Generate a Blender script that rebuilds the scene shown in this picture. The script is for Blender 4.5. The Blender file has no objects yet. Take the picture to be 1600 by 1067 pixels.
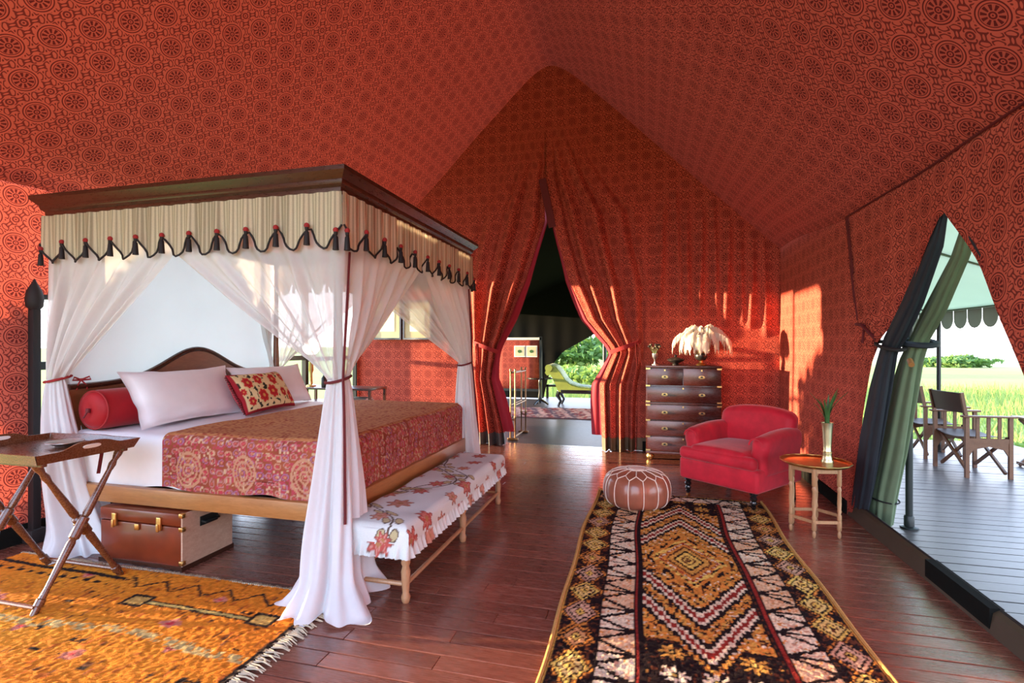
import bpy, bmesh, math, random
import numpy as np
from mathutils import Vector, Matrix
R = math.radians
PI = math.pi
rng = random.Random(7)
nrng = np.random.default_rng(11)
scene = bpy.context.scene
COL = scene.collection

# ------------------------------------------------------------------ camera
cam_d = bpy.data.cameras.new('camera')
cam = bpy.data.objects.new('camera', cam_d)
COL.objects.link(cam)
scene.camera = cam
cam_d.sensor_width = 36.0
cam_d.lens = 36.0 * 807.0 / 1600.0
cam_d.shift_y = 6.5 / 1600.0
cam_d.clip_start = 0.05
cam_d.clip_end = 2000
cam.location = (0, 0, 1.4)
cam.rotation_euler = (R(90), 0, math.atan(210.0 / 807.0))

# ------------------------------------------------------------------ sky
world = bpy.data.worlds.new('sky')
scene.world = world
world.use_nodes = True
wt = world.node_tree
wt.nodes.clear()
w_out = wt.nodes.new('ShaderNodeOutputWorld')
w_bg = wt.nodes.new('ShaderNodeBackground')
w_tc = wt.nodes.new('ShaderNodeTexCoord')
w_sep = wt.nodes.new('ShaderNodeSeparateXYZ')
w_ramp = wt.nodes.new('ShaderNodeValToRGB')
w_ramp.color_ramp.elements[0].position = 0.0
w_ramp.color_ramp.elements[0].color = (0.95, 0.92, 0.97, 1)
w_ramp.color_ramp.elements[1].position = 0.45
w_ramp.color_ramp.elements[1].color = (0.46, 0.68, 1.0, 1)
wt.links.new(w_tc.outputs['Generated'], w_sep.inputs[0])
wt.links.new(w_sep.outputs['Z'], w_ramp.inputs[0])
wt.links.new(w_ramp.outputs[0], w_bg.inputs[0])
w_bg.inputs['Strength'].default_value = 2.8
wt.links.new(w_bg.outputs[0], w_out.inputs[0])

# ------------------------------------------------------------------ low sun from the left
sun_d = bpy.data.lights.new('sun', 'SUN')
sun_d.energy = 12.5
sun_d.angle = R(0.8)
sun_d.color = (1.0, 0.72, 0.42)
sun = bpy.data.objects.new('sun', sun_d)
COL.objects.link(sun)
sun.rotation_euler = Vector((1.0, 0.115, -0.075)).to_track_quat('-Z', 'Y').to_euler()

# ------------------------------------------------------------------ exposure
vs = scene.view_settings
vs.view_transform = 'Standard'
vs.look = 'None'
vs.exposure = 1.2
vs.gamma = 1.0
vs.use_curve_mapping = False
scene.cycles.sample_clamp_indirect = 6.0
scene.cycles.max_bounces = 12
scene.cycles.diffuse_bounces = 6
scene.cycles.transparent_max_bounces = 16
scene.cycles.caustics_reflective = False
scene.cycles.caustics_refractive = False
scene.cycles.use_denoising = True

# ================================================================== helpers
def nb(m):
    return m.node_tree.nodes, m.node_tree.links

class X:
    """tiny expression wrapper over shader Math nodes"""
    def __init__(s, t, sock): s.t, s.s = t, sock
    def _op(s, op, *a):
        n = s.t.nodes.new('ShaderNodeMath'); n.operation = op
        for i, v in enumerate((s,) + a):
            if isinstance(v, X): s.t.links.new(v.s, n.inputs[i])
            else: n.inputs[i].default_value = v
        return X(s.t, n.outputs[0])
    def __add__(s, o): return s._op('ADD', o)
    def __sub__(s, o): return s._op('SUBTRACT', o)
    def __mul__(s, o): return s._op('MULTIPLY', o)
    def __truediv__(s, o): return s._op('DIVIDE', o)
    def sin(s): return s._op('SINE')
    def cos(s): return s._op('COSINE')
    def fract(s): return s._op('FRACT')
    def abs(s): return s._op('ABSOLUTE')
    def sqrt(s): return s._op('SQRT')
    def min(s, o): return s._op('MINIMUM', o)
    def max(s, o): return s._op('MAXIMUM', o)
    def lt(s, o): return s._op('LESS_THAN', o)
    def gt(s, o): return s._op('GREATER_THAN', o)
    def atan2(s, o): return s._op('ARCTAN2', o)
    def near(s, c, w):
        return (s - c).abs().lt(w)
    def mix(s, a, b):        # s=0 -> a, s=1 -> b
        return a + (b - a) * s

def new_mat(name):
    m = bpy.data.materials.new(name)
    m.use_nodes = True
    return m, m.node_tree, m.node_tree.nodes['Principled BSDF'], m.node_tree.nodes['Material Output']

def mixcol(t, fac, a, b, mode='MIX'):
    n = t.nodes.new('ShaderNodeMix'); n.data_type = 'RGBA'; n.blend_type = mode
    for sock, v in ((n.inputs[0], fac), (n.inputs[6], a), (n.inputs[7], b)):
        if isinstance(v, X): t.links.new(v.s, sock)
        elif hasattr(v, 'links'): t.links.new(v, sock)
        elif isinstance(v, (int, float)): sock.default_value = v
        else: sock.default_value = tuple(v) + (1,) if len(v) == 3 else v
    return n.outputs[2]

def noise(t, scale, detail=3, vec=None, stretch=None, rough=.55):
    n = t.nodes.new('ShaderNodeTexNoise'); n.inputs['Scale'].default_value = scale
    n.inputs['Detail'].default_value = detail; n.inputs['Roughness'].default_value = rough
    if vec is None:
        vec = t.nodes.new('ShaderNodeTexCoord').outputs['Object']
    if stretch:
        mp = t.nodes.new('ShaderNodeMapping'); mp.inputs['Scale'].default_value = stretch
        t.links.new(vec, mp.inputs[0]); vec = mp.outputs[0]
    t.links.new(vec, n.inputs['Vector'])
    return n.outputs['Fac']

def bump(t, bsdf, h, strength=.3, dist=.01):
    b = t.nodes.new('ShaderNodeBump'); b.inputs['Strength'].default_value = strength
    b.inputs['Distance'].default_value = dist
    t.links.new(h, b.inputs['Height']); t.links.new(b.outputs[0], bsdf.inputs['Normal'])

def plain(name, col, rough=.6, metal=0, var=.25, nscale=14, stretch=None, bstr=.15, spec=None, coat=0, sheen=0):
    m, t, b, o = new_mat(name)
    f = noise(t, nscale, 3, stretch=stretch)
    lo = tuple(c * (1 - var) for c in col); hi = tuple(min(1, c * (1 + var)) for c in col)
    t.links.new(mixcol(t, f, lo, hi), b.inputs['Base Color'])
    b.inputs['Roughness'].default_value = rough
    b.inputs['Metallic'].default_value = metal
    if spec is not None: b.inputs['Specular IOR Level'].default_value = spec
    if coat: b.inputs['Coat Weight'].default_value = coat; b.inputs['Coat Roughness'].default_value = .15
    if sheen: b.inputs['Sheen Weight'].default_value = sheen; b.inputs['Sheen Roughness'].default_value = .4
    if bstr: bump(t, b, f, bstr, .004)
    return m

def wood(name, dark, light, rough=.35, stretch=(2, 14, 14), scale=3, coat=.2, rand=False):
    m, t, b, o = new_mat(name)
    tc = t.nodes.new('ShaderNodeTexCoord').outputs['Object']
    f = noise(t, scale, 6, tc, stretch, .65)
    f2 = noise(t, scale * 4, 3, tc, stretch)
    ff = (X(t, f) * .75 + X(t, f2) * .35 - .05)
    c = mixcol(t, ff, dark, light)
    if rand:
        oi = t.nodes.new('ShaderNodeObjectInfo')
        c = mixcol(t, X(t, oi.outputs['Random']) * .6, c, mixcol(t, .5, c, (0, 0, 0)))
    t.links.new(c, b.inputs['Base Color'])
    rr = X(t, f2) * .25 + (rough - .1)
    t.links.new(rr.s, b.inputs['Roughness'])
    if coat: b.inputs['Coat Weight'].default_value = coat; b.inputs['Coat Roughness'].default_value = .2
    bump(t, b, f2, .15, .002)
    return m

def colmat(name, rough=.85, sheen=0, transl=0, bscale=200, bstr=.2, sub=1.0):
    """colour from a per-vertex woven design"""
    m, t, b, o = new_mat(name)
    a = t.nodes.new('ShaderNodeAttribute'); a.attribute_name = 'Col'
    f = noise(t, bscale, 2)
    c = mixcol(t, X(t, f) * .22, a.outputs['Color'], (0, 0, 0))
    t.links.new(c, b.inputs['Base Color'])
    b.inputs['Roughness'].default_value = rough
    b.inputs['Specular IOR Level'].default_value = .1
    if bstr: bump(t, b, f, bstr, .006)
    return m

def translucent(m, fac, col=None, transp=0):
    """mix a translucent lobe (and an open-weave see-through share) into a cloth"""
    t = m.node_tree; b = t.nodes['Principled BSDF']; o = t.nodes['Material Output']
    tr = t.nodes.new('ShaderNodeBsdfTranslucent')
    ms = t.nodes.new('ShaderNodeMixShader'); ms.inputs[0].default_value = fac
    src = b.inputs['Base Color']
    if col is not None: tr.inputs[0].default_value = tuple(col) + (1,)
    elif src.links: t.links.new(src.links[0].from_socket, tr.inputs[0])
    else: tr.inputs[0].default_value = src.default_value
    t.links.new(b.outputs[0], ms.inputs[1]); t.links.new(tr.outputs[0], ms.inputs[2])
    last = ms
    if transp:
        tp = t.nodes.new('ShaderNodeBsdfTransparent')
        m2 = t.nodes.new('ShaderNodeMixShader'); m2.inputs[0].default_value = transp
        t.links.new(last.outputs[0], m2.inputs[1]); t.links.new(tp.outputs[0], m2.inputs[2]); last = m2
    t.links.new(last.outputs[0], o.inputs[0])
    return m

# ---------------------------------------------------------------- mesh builder
class MB:
    def __init__(s): s.v, s.f = [], []
    def add(s, vs, fs, M=None):
        k = len(s.v)
        for p in vs:
            p = Vector(p)
            s.v.append(tuple(M @ p if M else p))
        s.f += [tuple(i + k for i in f) for f in fs]
        return s
    def box(s, x0, x1, y0, y1, z0, z1, M=None, ch=0):
        if ch:
            return s.rbox((x0 + x1) / 2, (y0 + y1) / 2, (z0 + z1) / 2, x1 - x0, y1 - y0, z1 - z0, ch, 1, M)
        vs = [(x, y, z) for z in (z0, z1) for y in (y0, y1) for x in (x0, x1)]
        return s.add(vs, [(0, 2, 3, 1), (4, 5, 7, 6), (0, 1, 5, 4), (2, 6, 7, 3), (0, 4, 6, 2), (1, 3, 7, 5)], M)
    def rbox(s, cx, cy, cz, sx, sy, sz, r, n=3, M=None, fn=None, mid=1):
        """rounded box: n rounding steps per edge, mid cells across each face"""
        h = (sx / 2, sy / 2, sz / 2)
        r = min(r, min(h) * .999)
        def ax(hh):
            inn = hh - r
            L = [-hh + 0 * r] if False else []
            L = [-inn - r * math.cos(PI / 2 * i / n) if False else -inn - r * math.tan(PI / 4 * (1 - i / n)) for i in range(n)]
            L += [-inn + 2 * inn * i / mid for i in range(mid + 1)]
            L += [inn + r * math.tan(PI / 4 * (i / n)) for i in range(1, n + 1)]
            return L
        A = [ax(q) for q in h]
        idx, vs, fs = {}, [], []
        def vid(p):
            k = tuple(round(q, 6) for q in p)
            if k not in idx:
                inn = [max(-(h[i] - r), min(h[i] - r, p[i])) for i in range(3)]
                d = Vector([p[i] - inn[i] for i in range(3)])
                q = Vector(inn) + (d.normalized() * r if d.length > 1e-9 else d)
                if fn: q = Vector(fn(q.x, q.y, q.z))
                idx[k] = len(vs); vs.append((q.x + cx, q.y + cy, q.z + cz))
            return idx[k]
        for a in range(3):
            b, c = (a + 1) % 3, (a + 2) % 3
            for sg in (-1, 1):
                for i in range(len(A[b]) - 1):
                    for j in range(len(A[c]) - 1):
                        q = []
                        for (ii, jj) in ((i, j), (i + 1, j), (i + 1, j + 1), (i, j + 1)):
                            p = [0, 0, 0]; p[a] = sg * h[a]; p[b] = A[b][ii]; p[c] = A[c][jj]
                            q.append(vid(p))
                        if len(set(q)) < 3: continue
                        fs.append(tuple(q if sg > 0 else q[::-1]))
        return s.add(vs, fs, M)
    def tube(s, pts, rad, n=8, caps=True, M=None, closed=False):
        pts = [Vector(p) for p in pts]
        if not hasattr(rad, '__len__'): rad = [rad] * len(pts)
        vs, fs = [], []
        up = None
        m = len(pts)
        for i, p in enumerate(pts):
            if closed: d = pts[(i + 1) % m] - pts[i - 1]
            else: d = pts[min(i + 1, m - 1)] - pts[max(i - 1, 0)]
            d.normalize()
            if up is None:
                up = Vector((0, 0, 1)) if abs(d.z) < .9 else Vector((1, 0, 0))
            a = (up - d * up.dot(d)).normalized(); up = a
            b = d.cross(a)
            for k in range(n):
                t = 2 * PI * k / n
                vs.append(p + (a * math.cos(t) + b * math.sin(t)) * rad[i])
        rng_ = range(m if closed else m - 1)
        for i in rng_:
            for k in range(n):
                j = (i + 1) % m
                fs.append((i * n + k, i * n + (k + 1) % n, j * n + (k + 1) % n, j * n + k))
        if caps and not closed:
            fs.append(tuple(range(n))[::-1]); fs.append(tuple((m - 1) * n + k for k in range(n)))
        return s.add(vs, fs, M)
    def lathe(s, prof, n=24, M=None, c=(0, 0, 0), fn=None):
        vs, fs = [], []
        m = len(prof)
        for (r, z) in prof:
            for k in range(n):
                t = 2 * PI * k / n
                rr = r if fn is None else fn(r, z, t)
                vs.append((c[0] + rr * math.cos(t), c[1] + rr * math.sin(t), c[2] + z))
        for i in range(m - 1):
            for k in range(n):
                fs.append((i * n + k, i * n + (k + 1) % n, (i + 1) * n + (k + 1) % n, (i + 1) * n + k))
        if prof[0][0] > 1e-6: fs.append(tuple(range(n))[::-1])
        if prof[-1][0] > 1e-6: fs.append(tuple((m - 1) * n + k for k in range(n)))
        return s.add(vs, fs, M)
    def turned(s, p0, p1, prof, n=10):
        """lathe a (t, radius) profile along the line p0 -> p1"""
        p0, p1 = Vector(p0), Vector(p1)
        d = p1 - p0
        q = d.to_track_quat('Z', 'Y').to_matrix().to_4x4()
        return s.lathe([(r, t * d.length) for t, r in prof], n, Matrix.Translation(p0) @ q)
    def prism(s, poly, z0, z1, M=None):
        n = len(poly)
        vs = [(x, y, z0) for x, y in poly] + [(x, y, z1) for x, y in poly]
        fs = [tuple(range(n))[::-1], tuple(range(n, 2 * n))]
        fs += [(i, (i + 1) % n, n + (i + 1) % n, n + i) for i in range(n)]
        return s.add(vs, fs, M)
    def beam(s, p0, p1, w, h, up=(0, 0, 1)):
        p0, p1 = Vector(p0), Vector(p1)
        d = (p1 - p0); L = d.length; d.normalize()
        u = Vector(up); u = (u - d * u.dot(d)).normalized(); a = d.cross(u)
        M = Matrix((a, d, u)).transposed().to_4x4(); M.translation = p0
        return s.box(-w / 2, w / 2, 0, L, -h / 2, h / 2, M)

def link(o, parent=None):
    COL.objects.link(o)
    if parent is not None: o.parent = parent
    return o

def obj(name, mb, mat, parent=None, smooth=True, loc=None, angle=40):
    me = bpy.data.meshes.new(name)
    me.from_pydata(mb.v, [], mb.f)
    if mat: me.materials.append(mat)
    bm = bmesh.new(); bm.from_mesh(me)
    bmesh.ops.recalc_face_normals(bm, faces=bm.faces)
    if smooth:
        for f in bm.faces: f.smooth = True
        ca = math.cos(R(angle))
        for e in bm.edges:
            if len(e.link_faces) == 2 and e.link_faces[0].normal.dot(e.link_faces[1].normal) < ca: e.smooth = False
    bm.to_mesh(me); bm.free()
    o = bpy.data.objects.new(name, me)
    if loc is not None: o.location = loc
    return link(o, parent)

def tag(o, label=None, cat=None, group=None, kind=None):
    if label: o['label'] = label
    if cat: o['category'] = cat
    if group: o['group'] = group
    if kind: o['kind'] = kind
    return o

def thing(name, label, cat, loc=(0, 0, 0), rz=0, group=None):
    o = bpy.data.objects.new(name, None)
    o.location = loc; o.rotation_euler = (0, 0, rz); o.empty_display_size = .1
    link(o)
    return tag(o, label, cat, group)

def struct(name, mb, mat, parent=None, smooth=False):
    o = obj(name, mb, mat, parent, smooth)
    if parent is None: o['kind'] = 'structure'
    return o

def copy_tree(o, parent=None):
    c = o.copy(); COL.objects.link(c); c.parent = parent
    for ch in list(o.children): copy_tree(ch, c)
    return c

def surf(name, fn, nu, nv, mat, parent=None, closed=False, uv=None, col=None, u=(0, 1), v=(0, 1), keep=None, thick=0, smooth=True):
    """grid surface from a vectorised fn(U, V) -> x, y, z"""
    uu = np.linspace(u[0], u[1], nu + 1); vv = np.linspace(v[0], v[1], nv + 1)
    if closed: uu = uu[:-1]
    U, V = np.meshgrid(uu, vv)
    Px, Py, Pz = [np.broadcast_to(np.asarray(q, float), U.shape) for q in fn(U, V)]
    W = U.shape[1]
    P = np.stack([Px, Py, Pz], -1).reshape(-1, 3)
    i = np.arange(nu if not closed else W); j = np.arange(nv)
    I, J = np.meshgrid(i, j)
    I2 = (I + 1) % W
    F = np.stack([J * W + I, J * W + I2, (J + 1) * W + I2, (J + 1) * W + I], -1).reshape(-1, 4)
    if keep is not None:
        cu = (U[:-1, :-1] + U[1:, 1:]) / 2 if not closed else None
        cv = (V[:-1, :-1] + V[1:, 1:]) / 2 if not closed else None
        F = F[np.asarray(keep(cu, cv)).reshape(-1)]
    me = bpy.data.meshes.new(name)
    me.from_pydata(P.tolist(), [], F.tolist())
    if uv is not None:
        a, b = uv(U, V)
        Q = np.stack([np.broadcast_to(a, U.shape), np.broadcast_to(b, U.shape)], -1).reshape(-1, 2)
        lay = me.uv_layers.new(name='UVMap')
        li = np.zeros(len(me.loops), np.int32); me.loops.foreach_get('vertex_index', li)
        lay.data.foreach_set('uv', Q[li].astype(np.float32).ravel())
    if col is not None:
        c = np.asarray(col(U, V, P.reshape(U.shape + (3,)))).reshape(-1, 3)
        at = me.color_attributes.new('Col', 'FLOAT_COLOR', 'POINT')
        at.data.foreach_set('color', np.concatenate([c, np.ones((len(c), 1))], 1).astype(np.float32).ravel())
    if smooth: me.polygons.foreach_set('use_smooth', [True] * len(me.polygons))
    if mat: me.materials.append(mat)
    o = bpy.data.objects.new(name, me)
    link(o, parent)
    if thick:
        md = o.modifiers.new('thickness', 'SOLIDIFY'); md.thickness = thick; md.offset = 0
    return o

def sm(x, a, b):
    t = np.clip((np.asarray(x, float) - a) / (b - a), 0, 1)
    return t * t * (3 - 2 * t)

def vn(x, y, seed=0):
    """cheap smooth value noise, vectorised, about -1..1"""
    x = np.asarray(x, float); y = np.asarray(y, float)
    xi = np.floor(x).astype(np.int64); yi = np.floor(y).astype(np.int64)
    fx = x - xi; fy = y - yi
    fx = fx * fx * (3 - 2 * fx); fy = fy * fy * (3 - 2 * fy)
    def hsh(a, b):
        n = (a * 374761393 + b * 668265263 + seed * 974711) & 0x7fffffff
        n = ((n ^ (n >> 13)) * 1274126177) & 0x7fffffff
        return ((n ^ (n >> 16)) & 0xffff) / 32767.5 - 1
    return (hsh(xi, yi) * (1 - fx) + hsh(xi + 1, yi) * fx) * (1 - fy) + (hsh(xi, yi + 1) * (1 - fx) + hsh(xi + 1, yi + 1) * fx) * fy

def hs(a, b, seed=0):
    """hash of integer cells -> 0..1"""
    a = np.asarray(a).astype(np.int64); b = np.asarray(b).astype(np.int64)
    n = (a * 374761393 + b * 668265263 + seed * 974711) & 0x7fffffff
    n = ((n ^ (n >> 13)) * 1274126177) & 0x7fffffff
    return ((n ^ (n >> 16)) & 0xffff) / 65535.0

# ================================================================== materials
def tent_fabric(name, light=(.62, .122, .078), dark=(.085, .007, .010), transl=.22, a=.33, b=.28):
    m, t, bs, out = new_mat(name)
    uvn = t.nodes.new('ShaderNodeUVMap'); uvn.uv_map = 'UVMap'
    sp = t.nodes.new('ShaderNodeSeparateXYZ'); t.links.new(uvn.outputs[0], sp.inputs[0])
    x, y = X(t, sp.outputs[0]), X(t, sp.outputs[1])
    x1 = ((x / a).fract() - .5) * a; y1 = ((y / b).fract() - .5) * b
    x2 = ((x / a + .5).fract() - .5) * a; y2 = ((y / b + .5).fract() - .5) * b
    d1 = (x1 * x1 + y1 * y1).sqrt(); d2 = (x2 * x2 + y2 * y2).sqrt()
    near2 = d2.lt(d1)
    d = d1.min(d2)
    px = near2.mix(x1, x2); py = near2.mix(y1, y2)
    ang = py.atan2(px)
    r0 = .068
    inside = d.lt(r0)
    ring = d.near(r0, .0032)
    ring2 = d.near(r0 * .80, .0022)
    petal = (ang * 10).cos().gt(-.1) * d.near(r0 * .52, r0 * .19)
    core = d.near(r0 * .2, r0 * .055).max(d.lt(r0 * .06))
    med = ring.max(ring2).max(petal).max(core)
    kx, ky = 2 * PI * 2 / a, 2 * PI * 2 / b
    sx = (x * kx); sy = (y * ky)
    g = (sx + (sy * 2).sin() * 1.25).sin() * (sy + (sx * 2).sin() * 1.25).sin()
    x3 = ((x / a * 2 + .5).fract() - .5) * (a / 2); y3 = ((y / b * 2 + .5).fract() - .5) * (b / 2)
    d3 = (x3 * x3 + y3 * y3).sqrt()
    flo = d3.near(.017, .005).max(d3.lt(.006))
    curl = (g.abs().near(.47, .28) * d3.gt(.027)).max(flo)
    outside = d.gt(r0 * 1.20)
    mask = (med * inside.max(ring)).max(curl * outside * .88).max(d.lt(r0 * .80) * .15)
    n = noise(t, 3.0, 3, uvn.outputs[0])
    n2 = noise(t, 400.0, 2, uvn.outputs[0])
    lt_ = mixcol(t, X(t, n), tuple(c * .82 for c in light), light)
    c = mixcol(t, mask * .9, lt_, dark)
    t.links.new(c, bs.inputs['Base Color'])
    bs.inputs['Roughness'].default_value = .9
    bs.inputs['Specular IOR Level'].default_value = .15
    bump(t, bs, n2, .15, .003)
    if transl: translucent(m, transl)
    return m

M = {}
M['tent'] = tent_fabric('tent_print', transl=.03)
M['tent_wall'] = tent_fabric('tent_print_wall', transl=.12)
M['drape'] = tent_fabric('drape_print', transl=0)
M['crimson'] = plain('crimson_lining', (.33, .012, .03), .8, var=.15, nscale=60)
M['navy'] = plain('dark_lining', (.014, .019, .028), .75, var=.3, nscale=8)
M['green_canvas'] = plain('green_canvas', (.14, .19, .11), .75, var=.2, nscale=6)
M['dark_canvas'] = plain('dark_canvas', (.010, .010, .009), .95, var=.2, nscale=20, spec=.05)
M['old_brass'] = plain('old_brass', (.30, .17, .08), .35, 1, var=.2, nscale=20, bstr=.05)
M['grey_pvc'] = plain('grey_hem', (.10, .10, .10), .5, var=.25, nscale=10)
M['brown_pvc'] = plain('brown_hem', (.13, .085, .045), .5, var=.25, nscale=10)
M['floor'] = wood('floor_wood', (.085, .024, .018), (.36, .125, .08), .25, (1.2, 18, 18), 2.4, .85, True)
M['deck'] = wood('deck_wood', (.040, .030, .032), (.115, .09, .09), .36, (1.2, 18, 18), 2.4, .1, True)
M['subfloor'] = plain('subfloor', (.02, .008, .006), .9)
M['dark_wood'] = wood('dark_wood', (.018, .006, .004), (.08, .026, .013), .28, (2, 16, 16), 3, .4)
M['dark_wood_y'] = wood('dark_wood_grain_y', (.018, .006, .004), (.08, .026, .013), .28, (16, 2, 16), 3, .4)
M['head_wood'] = wood('headboard_wood', (.09, .026, .009), (.27, .095, .035), .32, (16, 2, 12), 3, .3)
M['rail_wood'] = wood('rail_wood', (.20, .075, .018), (.50, .22, .07), .4, (2, 14, 14), 3, .2)
M['rail_wood_y'] = wood('rail_wood_grain_y', (.20, .075, .018), (.50, .22, .07), .4, (14, 2, 14), 3, .2)
M['pale_wood'] = wood('pale_turned_wood', (.26, .12, .05), (.55, .31, .16), .4, (14, 14, 2), 4, .15)
M['tray_wood'] = wood('tray_wood', (.045, .014, .007), (.22, .075, .03), .25, (3, 12, 12), 3, .5)
M['chest_wood'] = wood('chest_wood', (.020, .005, .004), (.085, .018, .011), .25, (2, 14, 14), 3, .4)
M['chair_wood'] = wood('chair_wood', (.07, .025, .012), (.22, .09, .04), .45, (6, 6, 6), 4, 0)
M['trunk_red'] = plain('trunk_leather', (.15, .024, .008), .32, var=.55, nscale=7, coat=.3)
M['trunk_side'] = wood('trunk_side', (.36, .20, .13), (.68, .46, .33), .5, (2, 6, 14), 3, 0)
M['brass'] = plain('brass', (.72, .50, .20), .28, 1, var=.15, nscale=20, bstr=.05)
M['pale_brass'] = plain('pale_brass', (.62, .56, .34), .3, .9, var=.12, nscale=16, bstr=.05)
M['silver'] = plain('steel', (.6, .6, .6), .3, 1, var=.1)
M['iron'] = plain('dark_iron', (.018, .022, .022), .4, .3, var=.2)
M['black'] = plain('black_cord', (.010, .006, .007), .7, var=.2)
M['black_gloss'] = plain('black_lacquer', (.008, .008, .009), .15, 0, var=.2, coat=.5)
M['red_cord'] = plain('red_cord', (.30, .012, .014), .8, var=.2, nscale=60)
M['maroon'] = plain('maroon_ribbon', (.12, .008, .012), .75, var=.2, nscale=60)
M['velvet'] = plain('red_velvet', (.52, .012, .030), .6, var=.5, nscale=8, sheen=.25, bstr=.1, spec=.3)
M['bolster'] = plain('bolster_velvet', (.32, .004, .009), .6, var=.25, nscale=7, sheen=.15, spec=.3)
M['linen'] = plain('white_linen', (.80, .80, .83), .85, var=.06, nscale=9, bstr=.25)
M['white_cloth'] = translucent(plain('white_backcloth', (.80, .79, .77), .9, var=.05, nscale=3, bstr=.05), .34)
M['net'] = translucent(plain('white_net', (.86, .85, .85), .9, var=.05, nscale=30, bstr=.05), .42, (.86, .85, .84), .26)
M['net_low'] = translucent(plain('white_net_gathered', (.84, .85, .88), .85, var=.05, nscale=30, bstr=.05), .35, (.84, .84, .86), .05)
M['leather'] = plain('pouf_leather', (.30, .095, .055), .30, var=.30, nscale=9, coat=.3)
M['stitch'] = plain('pale_stitching', (.80, .66, .56), .6, var=.1)
M['rug'] = colmat('woven_rug', .95, .2, 0, 320, .5)
M['print'] = colmat('printed_cloth', .9, .1, 0, 220, .15)
M['valance'] = translucent(colmat('striped_valance', .9, 0, 0, 150, .1), .3)
M['fringe'] = plain('rug_fringe', (.50, .42, .30), .95, var=.3, nscale=40, spec=.1)
M['gold_edge'] = plain('rug_selvedge', (.48, .27, .09), .95, var=.3, nscale=80, spec=.05)
M['feather'] = translucent(plain('ostrich_feather', (.80, .74, .66), .95, var=.1, nscale=30, bstr=0), .3)
M['leaf'] = translucent(plain('vase_leaf', (.055, .15, .04), .45, var=.4, nscale=20), .2)
M['tree'] = translucent(plain('bush_leaf', (.10, .19, .035), .6, var=.5, nscale=1.2, bstr=0), .35)
M['tree2'] = translucent(plain('pale_bush_leaf', (.20, .30, .06), .6, var=.5, nscale=1.2, bstr=0), .35)
M['bark'] = plain('bark', (.09, .065, .045), .9, var=.4)
M['awning'] = translucent(plain('awning_canvas', (.68, .73, .58), .85, var=.06, nscale=2, bstr=0), .55)
M['awning_edge'] = plain('awning_scallop', (.22, .24, .19), .85, var=.1, nscale=4)
M['director'] = plain('director_canvas', (.045, .018, .012), .6, var=.2)
M['chaise'] = plain('green_velvet', (.28, .34, .05), .5, var=.3, nscale=8, sheen=.4)
M['paper'] = plain('picture_paper', (.62, .55, .34), .8, var=.12, nscale=9)
M['white_paint'] = plain('white_paint', (.78, .76, .72), .5, var=.05)
M['ceramic'] = plain('dark_ceramic', (.02, .017, .016), .3, var=.3)
M['lamp_glass'], _t, _b, _o = new_mat('lamp_globe')
_b.inputs['Base Color'].default_value = (.9, .85, .75, 1)
_b.inputs['Emission Color'].default_value = (1, .86, .62, 1)
_b.inputs['Emission Strength'].default_value = 22.0

# ================================================================== the setting
XL, XR, YB = -4.30, 1.62, 7.10        # left wall, right wall, back wall
RX = -1.30                            # ridge

def roof_z(x, y=0):
    e = 5.55 - np.sqrt((np.asarray(x, float) - RX) ** 2 + .0625) * 1.0
    return e

# ---------------------------------------------------------------- land outside
def grass_mat():
    m, t, b, o = new_mat('savanna_grass')
    tc = t.nodes.new('ShaderNodeTexCoord').outputs['Object']
    f = noise(t, .35, 5, tc); g = noise(t, 5.0, 4, tc)
    c = mixcol(t, f, (.13, .20, .035), (.30, .36, .09))
    c = mixcol(t, X(t, g) * .6, c, (.36, .33, .13))
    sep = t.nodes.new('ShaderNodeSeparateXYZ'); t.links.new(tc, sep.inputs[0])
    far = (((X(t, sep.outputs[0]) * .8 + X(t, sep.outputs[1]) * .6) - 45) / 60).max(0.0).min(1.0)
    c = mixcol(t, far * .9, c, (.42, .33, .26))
    t.links.new(c, b.inputs['Base Color'])
    b.inputs['Roughness'].default_value = .95
    b.inputs['Specular IOR Level'].default_value = .1
    bump(t, b, g, .6, .05)
    return m
M['grass'] = grass_mat()
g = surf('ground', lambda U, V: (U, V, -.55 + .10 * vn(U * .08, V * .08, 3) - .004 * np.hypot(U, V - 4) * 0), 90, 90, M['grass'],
         u=(-450, 450), v=(-300, 650))
g['kind'] = 'structure'
def grass_blades(name, label, n, xr, yr, seed, h=(.25, .6)):
    r = np.random.default_rng(seed)
    bx = r.uniform(*xr, n); by = r.uniform(*yr, n); bh = r.uniform(*h, n); an = r.uniform(0, 2 * PI, n)
    ln = r.normal(0, .12, (n, 2)); w = .012 + .02 * r.random(n)
    P = np.zeros((n, 3, 3))
    P[:, 0] = np.stack([bx - w * np.cos(an), by - w * np.sin(an), np.full(n, -.62)], -1)
    P[:, 1] = np.stack([bx + w * np.cos(an), by + w * np.sin(an), np.full(n, -.62)], -1)
    P[:, 2] = np.stack([bx + ln[:, 0], by + ln[:, 1], -.6 + bh], -1)
    me = bpy.data.meshes.new(name)
    me.from_pydata(P.reshape(-1, 3).tolist(), [], np.arange(3 * n).reshape(-1, 3).tolist())
    me.materials.append(M['grass_blade'])
    o = bpy.data.objects.new(name, me); link(o)
    return tag(o, label, 'grass', kind='stuff')
M['grass_blade'] = translucent(plain('grass_blade', (.24, .32, .08), .8, var=.5, nscale=.8, bstr=0), .3)
grass_blades('tall_grass', 'tall pale green grass growing past the edge of the veranda deck', 26000, (4.9, 22), (3, 26), 3)
grass_blades('tall_grass', 'long green grass beyond the far tent opening behind the chaise', 16000, (-9, 4), (14.6, 34), 4, (.3, .75))

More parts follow.
